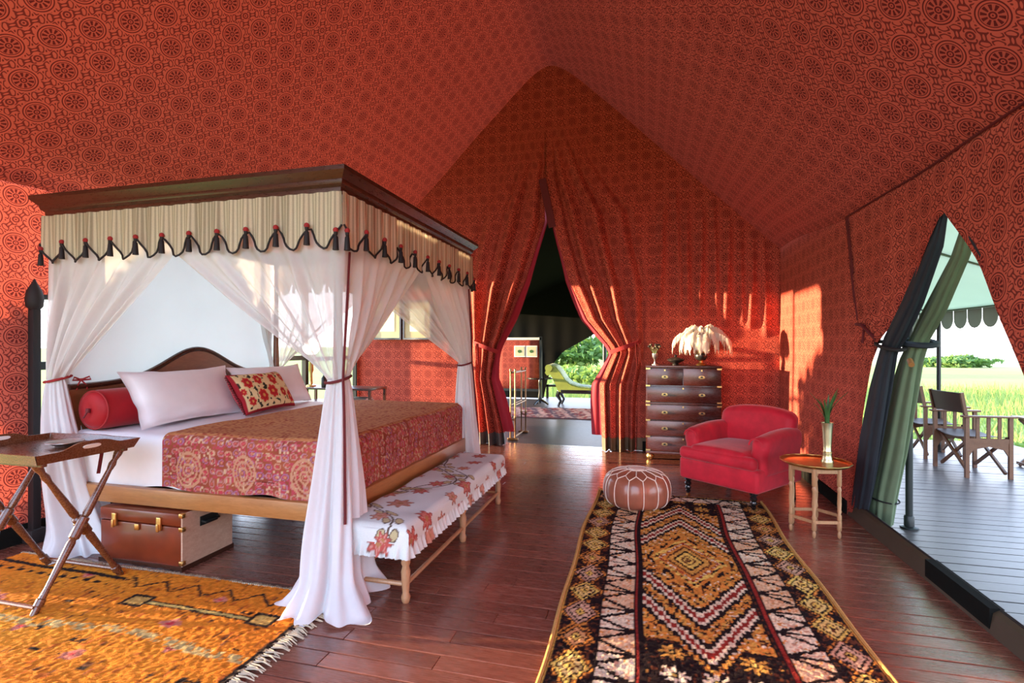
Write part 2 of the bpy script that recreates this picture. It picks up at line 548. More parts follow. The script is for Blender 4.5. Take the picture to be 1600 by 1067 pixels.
def foliage(name, center, rad, n, mat, parent, seed, leaf=.09):
    r = np.random.default_rng(seed)
    d = r.normal(size=(n, 3)); d /= np.linalg.norm(d, axis=1)[:, None]
    lump = 1 + .28 * np.sin(d[:, 0] * 5 + seed) * np.sin(d[:, 1] * 4 + 1) + .2 * np.sin(d[:, 2] * 7 + seed)
    q = d * (r.random(n) ** .4 * lump)[:, None] * np.array(rad)
    a = r.normal(size=(n, 3)); a /= np.linalg.norm(a, axis=1)[:, None]
    b = np.cross(a, r.normal(size=(n, 3))); b /= np.linalg.norm(b, axis=1)[:, None]
    s = leaf * (.6 + r.random(n))[:, None]
    P = np.stack([q - a * s, q + b * s * .45, q + a * s, q - b * s * .45], 1) + np.array(center)
    me = bpy.data.meshes.new(name)
    me.from_pydata(P.reshape(-1, 3).tolist(), [], np.arange(4 * n).reshape(-1, 4).tolist())
    me.materials.append(mat)
    o = bpy.data.objects.new(name, me); return link(o, parent)

def bush(name, label, cat, loc, rad, seed, mat='tree', n=1500, leaf=.12, group=None, trunk=.3):
    t = thing(name, label, cat, loc, 0, group)
    foliage('foliage', (0, 0, rad[2] * .9 + trunk), rad, n, M[mat], t, seed, leaf)
    mb = MB(); r = random.Random(seed)
    for k in range(4):
        a = r.uniform(0, 2 * PI)
        mb.tube([(0, 0, -.1), (.15 * math.cos(a), .15 * math.sin(a), trunk + rad[2] * .4), (rad[0] * .5 * math.cos(a), rad[1] * .5 * math.sin(a), trunk + rad[2] * 1.1)], [.05 * rad[2] + .02, .04 * rad[2] + .01, .01], 6)
    obj('stem', mb, M['bark'], t)
    return t

bush('acacia_tree', 'rounded dark green tree far out on the plain beside the awning post', 'tree', (33.5, 46, -.65), (2.0, 1.8, .8), 5, n=1800, leaf=.28, trunk=.5)
bush('scrub_bush', 'low dark scrub on the horizon left of the awning post', 'bush', (27, 55, -.65), (2.6, 1.8, .55), 6, n=1500, leaf=.22, trunk=.1)
bush('scrub_bush', 'small lone shrub in the middle of the plain', 'bush', (17.2, 27, -.65), (.95, .7, .35), 8, 'tree2', 900, .12, trunk=.05)
bush('leafy_shrub', 'pale green shrub rising beside the right tent flap', 'bush', (8.9, 8.9, -.65), (.75, .8, .95), 9, 'tree2', 1500, .07, trunk=.15)
bush('leafy_shrub', 'low green plant at the deck edge behind the director chairs', 'bush', (5.7, 9.3, -.62), (.6, .5, .32), 12, 'tree2', 900, .06, trunk=.05)
bush('leafy_shrub', 'low green plant at the deck edge behind the folding table', 'bush', (5.6, 7.6, -.62), (.5, .45, .25), 13, 'tree2', 800, .06, trunk=.05)
bush('leafy_tree', 'broad green tree seen through the far opening above the chaise', 'tree', (-5.4, 36, -.6), (3.6, 2.5, 1.15), 21, 'tree', 2600, .22, trunk=.6)
bush('leafy_tree', 'green tree beyond the far opening beside the dark post', 'tree', (2.2, 36, -.6), (2.9, 2.2, 1.25), 22, 'tree2', 2400, .2, trunk=.6)
bush('leafy_tree', 'bright green bush low in the far opening left of the post', 'bush', (-2.2, 21, -.6), (1.5, 1.2, .6), 23, 'tree2', 2000, .12, trunk=.1)
bush('leafy_tree', 'dark thorny bush low in the far opening right behind the chaise foot', 'bush', (1.1, 18.5, -.6), (.75, .7, .65), 24, 'tree', 1500, .1, trunk=.2)
bush('leafy_tree', 'leafy green tree added outside the left window to keep sun off the white backcloth', 'tree', (-8.3, 3.42, -.6), (1.1, 1.22, 1.55), 31, 'tree2', 14000, .13, trunk=.25)  # added to block the low sun from the cloth behind the headboard

# ---------------------------------------------------------------- floor of planks
def plank_mesh(L, W, H=.03, ch=.0018):
    x, y = L / 2, W / 2
    v = [(-x, -y, -H), (x, -y, -H), (x, y, -H), (-x, y, -H), (-x, -y, -ch), (x, -y, -ch), (x, y, -ch), (-x, y, -ch),
         (-x + ch, -y + ch, 0), (x - ch, -y + ch, 0), (x - ch, y - ch, 0), (-x + ch, y - ch, 0)]
    f = [(3, 2, 1, 0), (8, 9, 10, 11)] + [(i, (i + 1) % 4, 4 + (i + 1) % 4, 4 + i) for i in range(4)] + [(4 + i, 4 + (i + 1) % 4, 8 + (i + 1) % 4, 8 + i) for i in range(4)]
    me = bpy.data.meshes.new('plank'); me.from_pydata(v, [], f)
    return me
def planks(parent, x0, x1, y0, y1, pitch, lens, mat, seed, name='plank', z=0):
    r = random.Random(seed)
    meshes = {}
    y = y0; n = 0
    while y < y1 - 1e-6:
        x = x0
        first = True
        while x < x1 - 1e-6:
            L = r.choice(lens)
            if first and len(lens) > 1: L = r.choice([l * .5 for l in lens] + list(lens))
            if x + L > x1 - .6: L = x1 - x
            L = round(L, 2)
            if L not in meshes:
                meshes[L] = plank_mesh(L - .003, pitch - .007); meshes[L].materials.append(mat)
            o = bpy.data.objects.new(name, meshes[L])
            o.location = (x + L / 2, y + pitch / 2, z + r.uniform(-.0012, .0012))
            link(o, parent); n += 1
            x += L; first = False
        y += pitch
    return n

fl = struct('floor', MB().box(XL, XR, -.8, YB + .05, -.14, -.031), M['subfloor'])
planks(fl, XL, XR, .5, YB + .05, .105, (2.1, 2.9, 3.4), M['floor'], 2)
dk = struct('deck_floor', MB().box(XR + .005, 5.0, -.8, 9.0, -.14, -.031), M['subfloor'])
planks(dk, XR + .005, 5.0, 1.2, 9.0, .13, (3.375,), M['deck'], 3)
fm = MB()
for k in range(64):
    y = YB + .06 + k * .105
    fm.box(-3.9, .8, y, y + .1, -.03, -.0005)
df = struct('far_floor', MB().box(-3.9, .8, YB + .055, 13.85, -.14, -.031), M['subfloor'])
o = obj('far_planks', fm, M['deck'], df, False); o['kind'] = 'stuff'

# ---------------------------------------------------------------- tent roof and walls
def roof_fn(U, V):   # U: -1..1 across the section, V: along the tent
    x = np.where(U < 0, RX + U * (RX - XL), RX + U * (XR - RX))
    z = roof_z(x)
    z = z - .05 * np.sin(np.abs(U) * PI) * (1 + .5 * np.sin(V * 1.7)) + .006 * vn(x * 3, V * 2.5, 5)
    # the eave drops a little away from the back corner on the right
    z = z - .16 * sm(U, .55, 1.0) * (1 - sm(V, 4.6, 6.9))
    return x, V, z
def roof_uv(U, V):
    return np.abs(U) * 4.1 * np.sign(U) + .07, V * .93 + .05
ceil = surf('ceiling', roof_fn, 110, 120, M['tent'], u=(-1, 1), v=(-1.2, YB + .02), uv=roof_uv)
ceil['kind'] = 'structure'

def eave_right(y):
    return roof_fn(np.ones_like(y), y)[2]
# right wall with the tied-back opening
OPY = [1.60, 2.15, 2.40, 2.62, 2.84, 3.12, 3.42, 3.75, 4.10, 4.30, 4.52, 4.66, 4.74, 4.80]
OPZ = [0.00, 0.00, 0.45, 0.95, 1.36, 1.80, 2.16, 1.84, 1.54, 1.36, 0.90, 0.45, 0.06, 0.00]
def open_z(y):
    return np.interp(y, OPY, OPZ)
def rwall(U, V):
    zo = open_z(U); ze = eave_right(U)
    z = zo + (ze - zo) * V
    wr = .012 * np.sin((U - 3.42) * 9 + z * 2) * sm(z, .0, 1.0) * (1 - sm(z, 2.0, 2.5))
    x = XR + wr * np.exp(-((U - 3.8) / 1.4) ** 2) + .008 * vn(U * 2, z * 1.5, 9)
    # ripple lines fanning away from the tie point
    dy, dz = U - 4.28, z - 1.42
    an = np.arctan2(dz, dy); rr = np.hypot(dy, dz)
    x = x + .016 * np.sin(an * 13) * np.exp(-rr / .35)
    x = np.where(V > .995, XR, x)
    return x, U, z
wr = surf('wall_right', rwall, 170, 60, M['tent_wall'], u=(-1.2, YB + .03), v=(0, 1),
          uv=lambda U, V: (U * 1.0, open_z(U) + (eave_right(U) - open_z(U)) * V))
wr['kind'] = 'structure'
# dark webbing seam along the eave of the right wall
mb = MB()
ys = np.linspace(1.0, 4.85, 40)
mb.tube([(XR - .012, y, float(eave_right(np.array([y]))[0]) + .012 * math.sin(y * 3)) for y in ys], .008, 6)
obj('eave_seam', mb, M['maroon'], wr)

# left wall: sashed windows plus two plain cuts that let light in
WIN = [(2.76, 2.98, .82, 1.74), (2.98, 4.60, .45, 2.50), (4.66, 5.80, .20, 2.42), (5.86, 7.00, .12, 2.46)]  # second one: unframed cut hidden behind the backcloth so daylight makes it glow
SUN_CUT = (.55, 2.00, 0.0, 2.15)  # unseen opening added to let low sun in towards the orange rug
def in_open(y, z):
    k = np.zeros_like(y, bool)
    for (a, b, c, d) in WIN + [SUN_CUT]:
        k |= (y > a) & (y < b) & (z > c) & (z < d)
    return k
ys_ = sorted(set([-1.2, YB] + [q for w in WIN + [SUN_CUT] for q in w[:2]]))
zs_ = sorted(set([0.0, 2.62] + [q for w in WIN + [SUN_CUT] for q in w[2:]]))
def fill(a, st):
    out = []
    for p, q in zip(a[:-1], a[1:]):
        n = max(1, int(math.ceil((q - p) / st)))
        out += [p + (q - p) * i / n for i in range(n)]
    return np.array(out + [a[-1]])
yy, zz = fill(ys_, .08), fill(zs_, .08)
def lw(U, V):
    y = np.interp(U, np.arange(len(yy)), yy); z = np.interp(V, np.arange(len(zz)), zz)
    return XL + .006 * vn(y * 2, z * 2, 4), y, z
def lkeep(cu, cv):
    y = np.interp(cu, np.arange(len(yy)), yy); z = np.interp(cv, np.arange(len(zz)), zz)
    return ~in_open(y, z)
wl = surf('wall_left', lw, len(yy) - 1, len(zz) - 1, M['tent_wall'], u=(0, len(yy) - 1), v=(0, len(zz) - 1), keep=lkeep,
          uv=lambda U, V: (np.interp(V, np.arange(len(zz)), zz) + .02, np.interp(U, np.arange(len(yy)), yy) * .9))
wl['kind'] = 'structure'
for i, (a, b, c, d) in enumerate(WIN):
    if i == 1: continue
    mb = MB()
    t_ = .035
    for (p, q, r_, s_) in ((a - t_, a, c - t_, d + t_), (b, b + t_, c - t_, d + t_), (a, b, c - t_, c), (a, b, d, d + t_)):
        mb.box(XL - .03, XL + .03, p, q, r_, s_)
    w = struct('window_%d' % (i + 1 if i == 0 else i), mb, M['iron'])
    mb = MB().box(XL - .02, XL + .02, a, b, c + .47 * (d - c) - .03, c + .47 * (d - c) + .03)
    obj('crossbar', mb, M['iron'], w, False)
mb = MB().box(XL - .01, XL + .02, 2.22, YB, 0, .13)
struct('baseboard_left', mb, M['dark_canvas'])
struct('baseboard_back', MB().box(-.05, XR - .01, YB - .03, YB - .005, 0, .13), M['dark_canvas'])
struct('baseboard_right', MB().box(XR - .02, XR - .005, 4.86, YB - .03, 0, .11), M['dark_canvas'])

# back gable with the doorway
LIN = [(4.6, -1.36), (3.68, -1.365), (3.12, -1.345), (2.30, -1.61), (1.76, -1.845), (1.41, -2.02), (1.30, -2.05), (.93, -2.11), (.35, -1.965), (0, -1.885)]
RIN = [(4.6, -1.33), (3.68, -1.33), (3.0, -1.205), (2.28, -1.005), (1.75, -.76), (1.40, -.47), (1.30, -.42), (.88, -.60), (.55, -.585), (0, -.56)]
def edge(tab, z):
    t = sorted(tab); return np.interp(z, [p[0] for p in t], [p[1] for p in t])
def creases(x, z):
    y = np.zeros_like(x)
    for (xt, zt, xb, zb, w, dp) in [(.22, 3.35, .16, 1.8, .035, .05), (.36, 3.5, .44, 1.75, .03, .05), (.50, 3.2, .52, 1.7, .04, .05),
                                    (.70, 3.2, .66, 1.75, .035, .055), (.82, 3.4, .88, 1.7, .03, .045), (1.02, 3.1, .98, 1.65, .04, .055),
                                    (1.14, 3.0, 1.18, 1.65, .03, .04), (1.30, 2.85, 1.27, 1.6, .035, .05), (1.42, 2.8, 1.46, 1.5, .03, .04),
                                    (-2.3, 3.0, -2.42, .6, .05, .03), (-2.75, 2.8, -2.8, 1.2, .06, .02)]:
        s = np.clip((zt - z) / (zt - zb), 0, 1)
        xc = xt + (xb - xt) * s
        y -= 1.7 * dp * np.sin(np.clip(s, 0, 1) * PI) ** .6 * np.exp(-((x - xc) / w) ** 2) * (z < zt) * (z > zb - .0)
    return y
def bw(U, V):
    x = U; z = (roof_z(x) + .01) * V
    y = YB + creases(x, z) + .006 * vn(x * 3, z * 3, 8)
    y = np.where((V > .995) | (np.abs(x - XR) < .02), YB, y)
    return x, y, z
def bkeep(cu, cv):
    z = roof_z(cu) * cv
    l = edge(LIN, z) - .10; r_ = edge(RIN, z) + .10
    return ~((cu > l) & (cu < r_) & (z < 3.62))
wb = surf('wall_back', bw, 220, 170, M['drape'], u=(XL - .03, XR + .05), v=(0, 1), keep=bkeep, uv=lambda U, V: (U, roof_z(U) * V))
wb['kind'] = 'structure'

# unseen entrance end behind the camera, cut wide open to let sky light in
def ew(U, V):
    return U, -1.2 + 0 * U, roof_z(U) * V
o = surf('wall_front', ew, 90, 70, M['tent_wall'], u=(XL, XR), v=(0, 1), uv=lambda U, V: (U, roof_z(U) * V),
         keep=lambda cu, cv: ~((np.abs(cu + 1.3) < 2.6) & (roof_z(cu) * cv < 4.0) & (roof_z(cu) * (1 - cv) > .25)))
o['kind'] = 'structure'

# ---------------------------------------------------------------- door drapes
def door_drape(name, label, inner, sgn, xo, hem_mat, nf, tie_z=1.33):
    """sgn -1: hangs left of the doorway, +1: right of it. xo(z): outer edge"""
    t = thing(name, label, 'curtain', (float(edge(inner, np.array(0.0))) + sgn * .25, YB - .06, 0))
    ox, oy = t.location.x, t.location.y
    ZT = 4.45
    def pos(U, z):
        xi = edge(inner, z); xo_ = xo(z)
        gather = np.exp(-((z - tie_z) / .22) ** 2)
        amp = (.075 * sm(z, 4.4, 2.6)) * (1 - .5 * gather) * sm(U, 0, .55)
        amp = amp + .03 * sm(z, 1.0, .0) * sm(U, 0, .4)
        ph = U ** 1.15 * nf * PI + .35 * np.sin(z * 1.3)
        fold = amp * np.sin(ph) + .45 * amp * np.sin(ph * 1.73 + 1.2 + z * .4)
        x = xo_ + (xi - xo_) * U + sgn * .012 * np.cos(ph)
        y = YB - .010 - .065 * sm(U, .0, .6) * sm(z, 4.3, 2.8) - np.maximum(fold, -.04)
        return x, y
    def f(U, V):
        z = .17 + (ZT - .17) * V
        x, y = pos(U, z)
        return x - ox, y - oy, z
    surf('cloth', f, 120, 130, M['drape'], t, uv=lambda U, V: (xo(.17 + (ZT - .17) * V) + (edge(inner, np.full_like(V, 3.0)) - xo(np.full_like(V, 3.0))) * U + .1, .17 + (ZT - .17) * V))
    def fh(U, V):
        z = .005 + .17 * V
        x, y = pos(U, z * .4 + .1)
        return x - ox, y - oy - .004, z
    surf('hem', fh, 90, 4, hem_mat, t)
    # crimson lining turned out along the open edge
    def fl_(U, V):
        z = .19 + (3.66 - .19) * V
        x, y = pos(np.ones_like(z), z)
        w = .06 + .13 * sm(z, 1.35, .6) + .07 * np.exp(-((z - 1.8) / .5) ** 2) - .02 * sm(z, 2.6, 3.6)
        return x - ox - sgn * w * U * .8 + sgn * .01, y - oy + .02 + .05 * U + .012 * np.sin(U * 7 + z), z
    surf('lining', fl_, 8, 90, M['crimson'], t)
    # tieback: a sash round the gathered cloth
    zi = tie_z
    xi = float(edge(inner, np.array(zi))); xo_ = float(xo(np.array(zi)))
    pts = []
    for k in range(15):
        s = k / 14
        x = xi - sgn * .03 + (xo_ + (xi - xo_) * .35 - (xi - sgn * .03)) * s
        pts.append((x - ox, YB - .15 - .05 * math.sin(s * PI) - oy, zi - .02 + .13 * s))
    mb = MB()
    for p, q in zip(pts[:-1], pts[1:]):
        mb.beam(p, Vector(q) + (Vector(q) - Vector(p)) * .15, .012, .055)
    mb.beam((pts[-1][0], pts[-1][1], pts[-1][2]), (pts[-1][0] + sgn * .04, pts[-1][1] + .1, pts[-1][2] + .03), .012, .05)
    obj('tieback', mb, M['red_cord'], t)
    mb = MB()
    for dx in (0, .035):
        mb.beam((pts[-2][0] + dx, pts[-2][1] - .02, pts[-2][2]), (pts[-2][0] + sgn * .02 + dx * 1.8, pts[-2][1] - .03, pts[-2][2] - .3), .022, .005)
    obj('tie_end', mb, M['drape'] if sgn > 0 else M['red_cord'], t)
    return t
door_drape('door_curtain', 'patterned red door drape tied back on the bed side, grey hem', LIN, -1,
           lambda z: np.interp(z, [0, .6, 1.3, 2.2, 3.2, 4.4], [-2.46, -2.46, -2.52, -2.75, -2.6, -1.75]), M['grey_pvc'], 8)
door_drape('door_curtain', 'patterned red door drape tied back beside the chest, brown hem', RIN, 1,
           lambda z: np.interp(z, [0, .6, 1.3, 2.2, 3.2, 4.4], [-.02, -.01, .06, .22, .05, -.95]), M['brown_pvc'], 9)
mb = MB()
mb.beam((-1.385, YB - .13, 3.69), (-1.245, YB - .12, 3.02), .10, .014, up=(0, 1, 0))
tag(obj('door_strip', mb, M['maroon'], None), 'dark leather strip hanging at the peak of the doorway', 'strip')

# ---------------------------------------------------------------- right opening: rolled flaps
def flap_roll(name, label, path, mats):
    t = thing(name, label, 'tent flap', (path[-1][0], path[-1][1], 0))
    ox, oy = t.location.x, t.location.y
    zs = [p[2] for p in path]
    def F(col):
        return lambda z: np.interp(z, zs[::-1], [p[col] for p in path][::-1])
    cx, cy, rx, ry = F(0), F(1), F(3), F(4)
    def f(U, V):
        z = zs[-1] + (zs[0] - zs[-1]) * V
        a = U * 2 * PI
        rr = 1 + .10 * np.sin(a * 3 + z * 2) + .10 * np.sin(a * 7 + z * 1.5) + .05 * np.sin(a * 12 + z)
        z2 = z + .02 * np.sin(a) * (1 - V)
        return cx(z) + rx(z) * np.cos(a) * rr - ox, cy(z) + ry(z) * np.sin(a) * rr - oy, z2
    surf('roll', f, 90, 70, mats[0], t, closed=True)
    return t, F
# (x, y, z, rx, ry) from the peak to the sill
t1, _ = flap_roll('rolled_flap', 'dark blue-black lined flap tied back along the left edge of the side opening', [
    (1.64, 3.44, 2.22, .012, .02), (1.65, 3.60, 1.98, .03, .07), (1.66, 3.90, 1.66, .04, .11), (1.67, 4.14, 1.46, .045, .12),
    (1.67, 4.24, 1.36, .04, .09), (1.67, 4.36, 1.10, .05, .12), (1.67, 4.52, .70, .055, .13), (1.67, 4.66, .30, .05, .12), (1.67, 4.74, .09, .045, .10)], (M['navy'],))
mb = MB()
mb.tube([(1.67 - .075 * math.cos(a) - t1.location.x, 4.21 + .13 * math.sin(a) - t1.location.y, 1.40 + .03 * math.sin(a)) for a in np.linspace(0, 2 * PI, 20)[:-1]], .014, 6, closed=True)
obj('strap', mb, M['black'], t1)
t2, _ = flap_roll('rolled_flap', 'olive green canvas flap rolled up outside the side opening', [
    (1.73, 3.42, 2.10, .015, .03), (1.76, 3.55, 1.92, .035, .06), (1.80, 3.93, 1.62, .045, .10), (1.82, 4.15, 1.44, .05, .07),
    (1.82, 4.26, 1.30, .055, .10), (1.82, 4.38, 1.05, .065, .14), (1.82, 4.56, .60, .075, .16), (1.81, 4.68, .25, .08, .15), (1.80, 4.70, .03, .07, .13)], (M['green_canvas'],))
mb = MB()
mb.tube([(1.82 - .095 * math.cos(a) - t2.location.x, 4.16 + .11 * math.sin(a) - t2.location.y, 1.42 + .02 * math.sin(a)) for a in np.linspace(0, 2 * PI, 20)[:-1]], .02, 6, closed=True)
obj('strap', mb, M['navy'], t2)
mb = MB()
mb.tube([(1.81 - .088 * math.cos(a) - t2.location.x, 4.68 + .165 * math.sin(a) - t2.location.y, .20) for a in np.linspace(0, 2 * PI, 24)[:-1]], .006, 5, closed=True)
obj('cord', mb, M['black'], t2)
mb = MB()
mb.tube([(1.75 - t2.location.x, 4.12 - t2.location.y, 1.30), (1.735 - t2.location.x, 4.06 - t2.location.y, 1.27)], .018, 8)
obj('toggle', mb, M['rail_wood'], t2)
t3, _ = flap_roll('rolled_flap', 'dark lined flap bunched at the right edge of the side opening', [
    (1.645, 3.36, 2.14, .012, .02), (1.66, 3.05, 1.75, .025, .06), (1.68, 2.76, 1.40, .04, .07), (1.68, 2.70, 1.28, .045, .06), (1.68, 2.52, .95, .05, .10), (1.68, 2.28, .45, .05, .10), (1.68, 2.10, .06, .05, .10)], (M['navy'],))
mb = MB()
mb.tube([(1.68 - .07 * math.cos(a) - t3.location.x, 2.72 + .085 * math.sin(a) - t3.location.y, 1.33) for a in np.linspace(0, 2 * PI, 18)[:-1]], .016, 6, closed=True)
obj('strap', mb, M['black'], t3)
# webbing strap hanging from the eave on the right wall
mb = MB()
mb.beam((XR - .012, 4.86, 2.50), (XR - .014, 4.72, 1.98), .045, .006, up=(1, 0, 0))
mb.beam((XR - .016, 4.74, 2.02), (XR - .02, 4.60, 1.60), .018, .006, up=(1, 0, 0))
mb.beam((XR - .016, 4.76, 2.05), (XR - .02, 4.66, 1.74), .012, .006, up=(1, 0, 0))
tag(obj('hanging_strap', mb, M['maroon'], None, False), 'dark webbing strap dangling down the right tent wall', 'strap')
mb = MB()
mb.tube([(XR - .015, 4.64, 1.57), (XR - .03, 4.50, 1.56), (XR - .03, 4.36, 1.50), (XR - .01, 4.28, 1.44)], .012, 6)
mb.tube([(XR - .015, 4.48, 1.56), (XR - .03, 4.47, 1.42)], .009, 6)
tag(obj('tie_cord', mb, M['maroon'], None), 'short dark tie cord holding the flap to the right wall', 'cord')

M['sill'] = plain('sill_canvas', (.055, .036, .02), .6, var=.3, nscale=6)
# canvas sill under the side opening
mb = MB()
mb.prism([(XR - .005, 0), (XR + .03, 0), (XR + .055, .105), (XR + .035, .115), (XR + .012, .10)], 0, 3.55, Matrix(((1, 0, 0, 0), (0, 0, 1, 1.3), (0, 1, 0, 0), (0, 0, 0, 1))))
sl = struct('trim_1', mb, M['sill'])
mb = MB().box(XR - .004, XR + .058, 3.02, 3.62, .02, .122)
obj('sill_patch', mb, M['dark_canvas'], sl, False)
mb = MB().tube([(XR + .046, 1.3, .112), (XR + .046, 4.85, .112)], .011, 6)
obj('sill_cord', mb, M['black'], sl)

# ---------------------------------------------------------------- second tent room behind the doorway
MRZ = Matrix(((1, 0, 0, 0), (0, 0, 1, 0), (0, 1, 0, 0), (0, 0, 0, 1)))
def fr(U, V):
    x = -1.4 + U * 2.45
    return x, YB + .2 + V * 6.3, 3.3 - 1.0 * np.abs(U) ** 1.2 - .1 * np.sin(V * PI)
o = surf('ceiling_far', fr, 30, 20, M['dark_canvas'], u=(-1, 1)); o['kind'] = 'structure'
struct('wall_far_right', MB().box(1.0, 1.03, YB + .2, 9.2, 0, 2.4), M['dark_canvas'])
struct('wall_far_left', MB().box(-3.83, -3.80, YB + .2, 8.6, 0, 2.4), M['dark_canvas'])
# far end: dark canvas swept aside from a big opening
def far_edge(z):
    return np.interp(z, [0, .55, .95, 1.25, 1.55, 1.9, 2.3], [-2.62, -2.50, -2.34, -2.10, -1.55, -.95, -.2])
def fe(U, V):
    z = .02 + 3.4 * V
    x = -3.8 + (far_edge(z) + 3.8) * U
    return x, 13.35 + .012 * np.sin(x * 14) * np.exp(-((z - 1.1) / .9) ** 2), z
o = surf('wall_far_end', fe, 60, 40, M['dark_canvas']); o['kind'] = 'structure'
def fe2(U, V):
    x = -.4 + 1.45 * U
    zb = np.interp(x, [-.4, .3, .7, 1.05], [2.2, 2.5, 1.6, 0])
    return x, 13.35 + 0 * x, zb + (3.1 - zb) * V
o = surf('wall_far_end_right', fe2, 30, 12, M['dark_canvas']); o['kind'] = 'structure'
# red panel with its white top rail
t = thing('screen_panel', 'red patterned screen panel with pale top rail in the far room', 'screen', (-3.12, 12.4, 0))
pnl = surf('panel', lambda U, V: (-.62 + 1.24 * U, 0 * U, .34 + 1.2 * V), 4, 4, M['tent_wall'], t, uv=lambda U, V: (U * 1.24, V * 1.2), thick=.03)
obj('top_rail', MB().box(-.64, .64, -.03, .03, 1.54, 1.60), M['white_paint'], t, False)
mb = MB()
for x in (-.62, .62): mb.box(x - .03, x + .03, -.03, .03, 0, 1.62)
mb.box(-.62, .62, -.02, .02, .28, .34)
obj('frame', mb, M['iron'], t, False)
for dx, lab in ((-3.02, 'small framed picture on the far red screen, nearer the curtain'), (-2.72, 'small framed picture on the far red screen, nearer the opening')):
    p = thing('framed_picture', lab, 'picture', (dx, 12.36, 1.26))
    obj('frame', MB().box(-.14, .14, -.012, .012, -.14, .14), M['white_paint'], p, False)
    obj('mount', MB().box(-.115, .115, -.018, -.012, -.115, .115), M['paper'], p, False)
    obj('print', MB().prism([(.05 * math.cos(a), .04 * math.sin(a)) for a in np.linspace(0, 2 * PI, 9)[:-1]], .018, .022, Matrix(((1, 0, 0, 0), (0, 0, -1, 0), (0, 1, 0, 0), (0, 0, 0, 1)))), M['leaf'], p, False)
# post and guard rail at the far opening
mb = MB(); mb.tube([(-1.02 + .0, 13.2, 0), (-1.02, 13.2, 2.6)], .05, 10)
mb.tube([(-1.02, 13.2, .45), (-1.28, 13.2, .12)], .022, 6); mb.tube([(-1.02, 13.2, .45), (-.76, 13.2, .12)], .022, 6)
tag(obj('tent_post', mb, M['iron']), 'dark braced post standing in the far opening behind the chaise', 'post')
mb = MB(); mb.box(-2.6, .9, 13.62, 13.68, .30, .36)
mb.box(-2.6, -2.54, 13.62, 13.68, 0, .36); mb.box(.84, .9, 13.62, 13.68, 0, .36)
tag(obj('low_rail', mb, M['iron'], None, False), 'low dark rail along the far edge of the deck', 'rail')

# ---------------------------------------------------------------- awning and its posts
t = thing('awning', 'pale canvas awning with scalloped edge over the veranda', 'awning', (1.75, 4.0, 0))
def aw(U, V):
    return U * 2.02, V * 8.4 - 3.2, 2.62 - .78 * U - .05 * np.sin(U * PI) * (1 + .5 * np.cos(V * 18))
surf('canopy', aw, 16, 30, M['awning'], t, thick=.004)
for k in range(29):
    y0 = -3.2 + k * .29
    pts = [(0, 0)] + [(0, -.10)] + [(.135 - .135 * math.cos(a), -.10 - .13 * math.sin(a)) for a in np.linspace(0, PI, 9)[1:-1]] + [(.27, -.10), (.27, 0)]
    mb = MB().prism([(y0 + p[0], 1.84 + p[1]) for p in pts], -.004, .004, Matrix(((0, 0, 1, 2.02), (1, 0, 0, 0), (0, 1, 0, 0), (0, 0, 0, 1))))
    obj('scallop', mb, M['awning_edge'], t, False)
obj('edge_rail', MB().tube([(1.99, -3.2, 1.86), (1.99, 5.2, 1.86)], .022, 8), M['iron'], t)
for y in (-1.0, 1.6, 4.2):
    obj('rafter', MB().beam((.05, y, 2.56), (2.0, y, 1.85), .05, .035), M['iron'], t, False)
def post(loc, h, label, brace=False):
    t = thing('awning_post', label, 'post', loc)
    obj('pole', MB().tube([(0, 0, .02), (0, 0, h)], .024, 12), M['iron'], t)
    obj('foot', MB().lathe([(.06, 0), (.06, .012), (.034, .02), (.034, .09), (.028, .1)], 14), M['iron'], t)
    if brace: obj('brace', MB().tube([(0, 0, h - .22), (0, .2, h - .02)], .012, 6), M['iron'], t)
    return t
post((1.95, 4.60, 0), 2.52, 'dark green pole just outside the side opening')
post((3.75, 8.05, 0), 1.86, 'slim dark awning post behind the director chairs', True)

# ================================================================== four-poster bed
BX0, BX1, BY0, BY1 = -3.93, -1.74, 2.66, 4.83     # post centres
bed = thing('four_poster_bed', 'four-poster bed with dark cornice, striped valance and arched headboard', 'bed', ((BX0 + BX1) / 2, (BY0 + BY1) / 2, 0))
bo = bed.location
def L(x, y, z): return (x - bo.x, y - bo.y, z)
for (x, y) in ((BX0, BY0), (BX1, BY0), (BX0, BY1), (BX1, BY1)):
    mb = MB().lathe([(.035, 0), (.045, .03), (.045, .06), (.034, .09), (.05, .13), (.05, .56), (.036, .60), (.05, .66), (.044, .85), (.032, 1.2), (.026, 1.5), (.022, 2.22), (.03, 2.25), (.03, 2.30)], 14, c=L(x, y, 0))
    obj('post', mb, M['head_wood'], bed)
# rails
def mk(name, b, mat): return obj(name, b, mat, bed)
mk('side_rail', MB().box(*[q for pr in ((BX0 + .02 - bo.x, BX1 + .02 - bo.x), (BY0 - .03 - bo.y, BY0 + .02 - bo.y), (.365, .475)) for q in pr], ch=.008), M['rail_wood'])
mk('side_rail', MB().box(BX0 + .02 - bo.x, BX1 + .02 - bo.x, BY1 - .02 - bo.y, BY1 + .03 - bo.y, .365, .475, ch=.008), M['rail_wood'])
mk('foot_rail', MB().box(BX1 - .02 - bo.x, BX1 + .035 - bo.x, BY0 - .03 - bo.y, BY1 + .03 - bo.y, .37, .50, ch=.008), M['rail_wood_y'])
mk('slat_base', MB().box(BX0 + .03 - bo.x, BX1 - .02 - bo.x, BY0 + .02 - bo.y, BY1 - .02 - bo.y, .40, .46), M['dark_wood'])
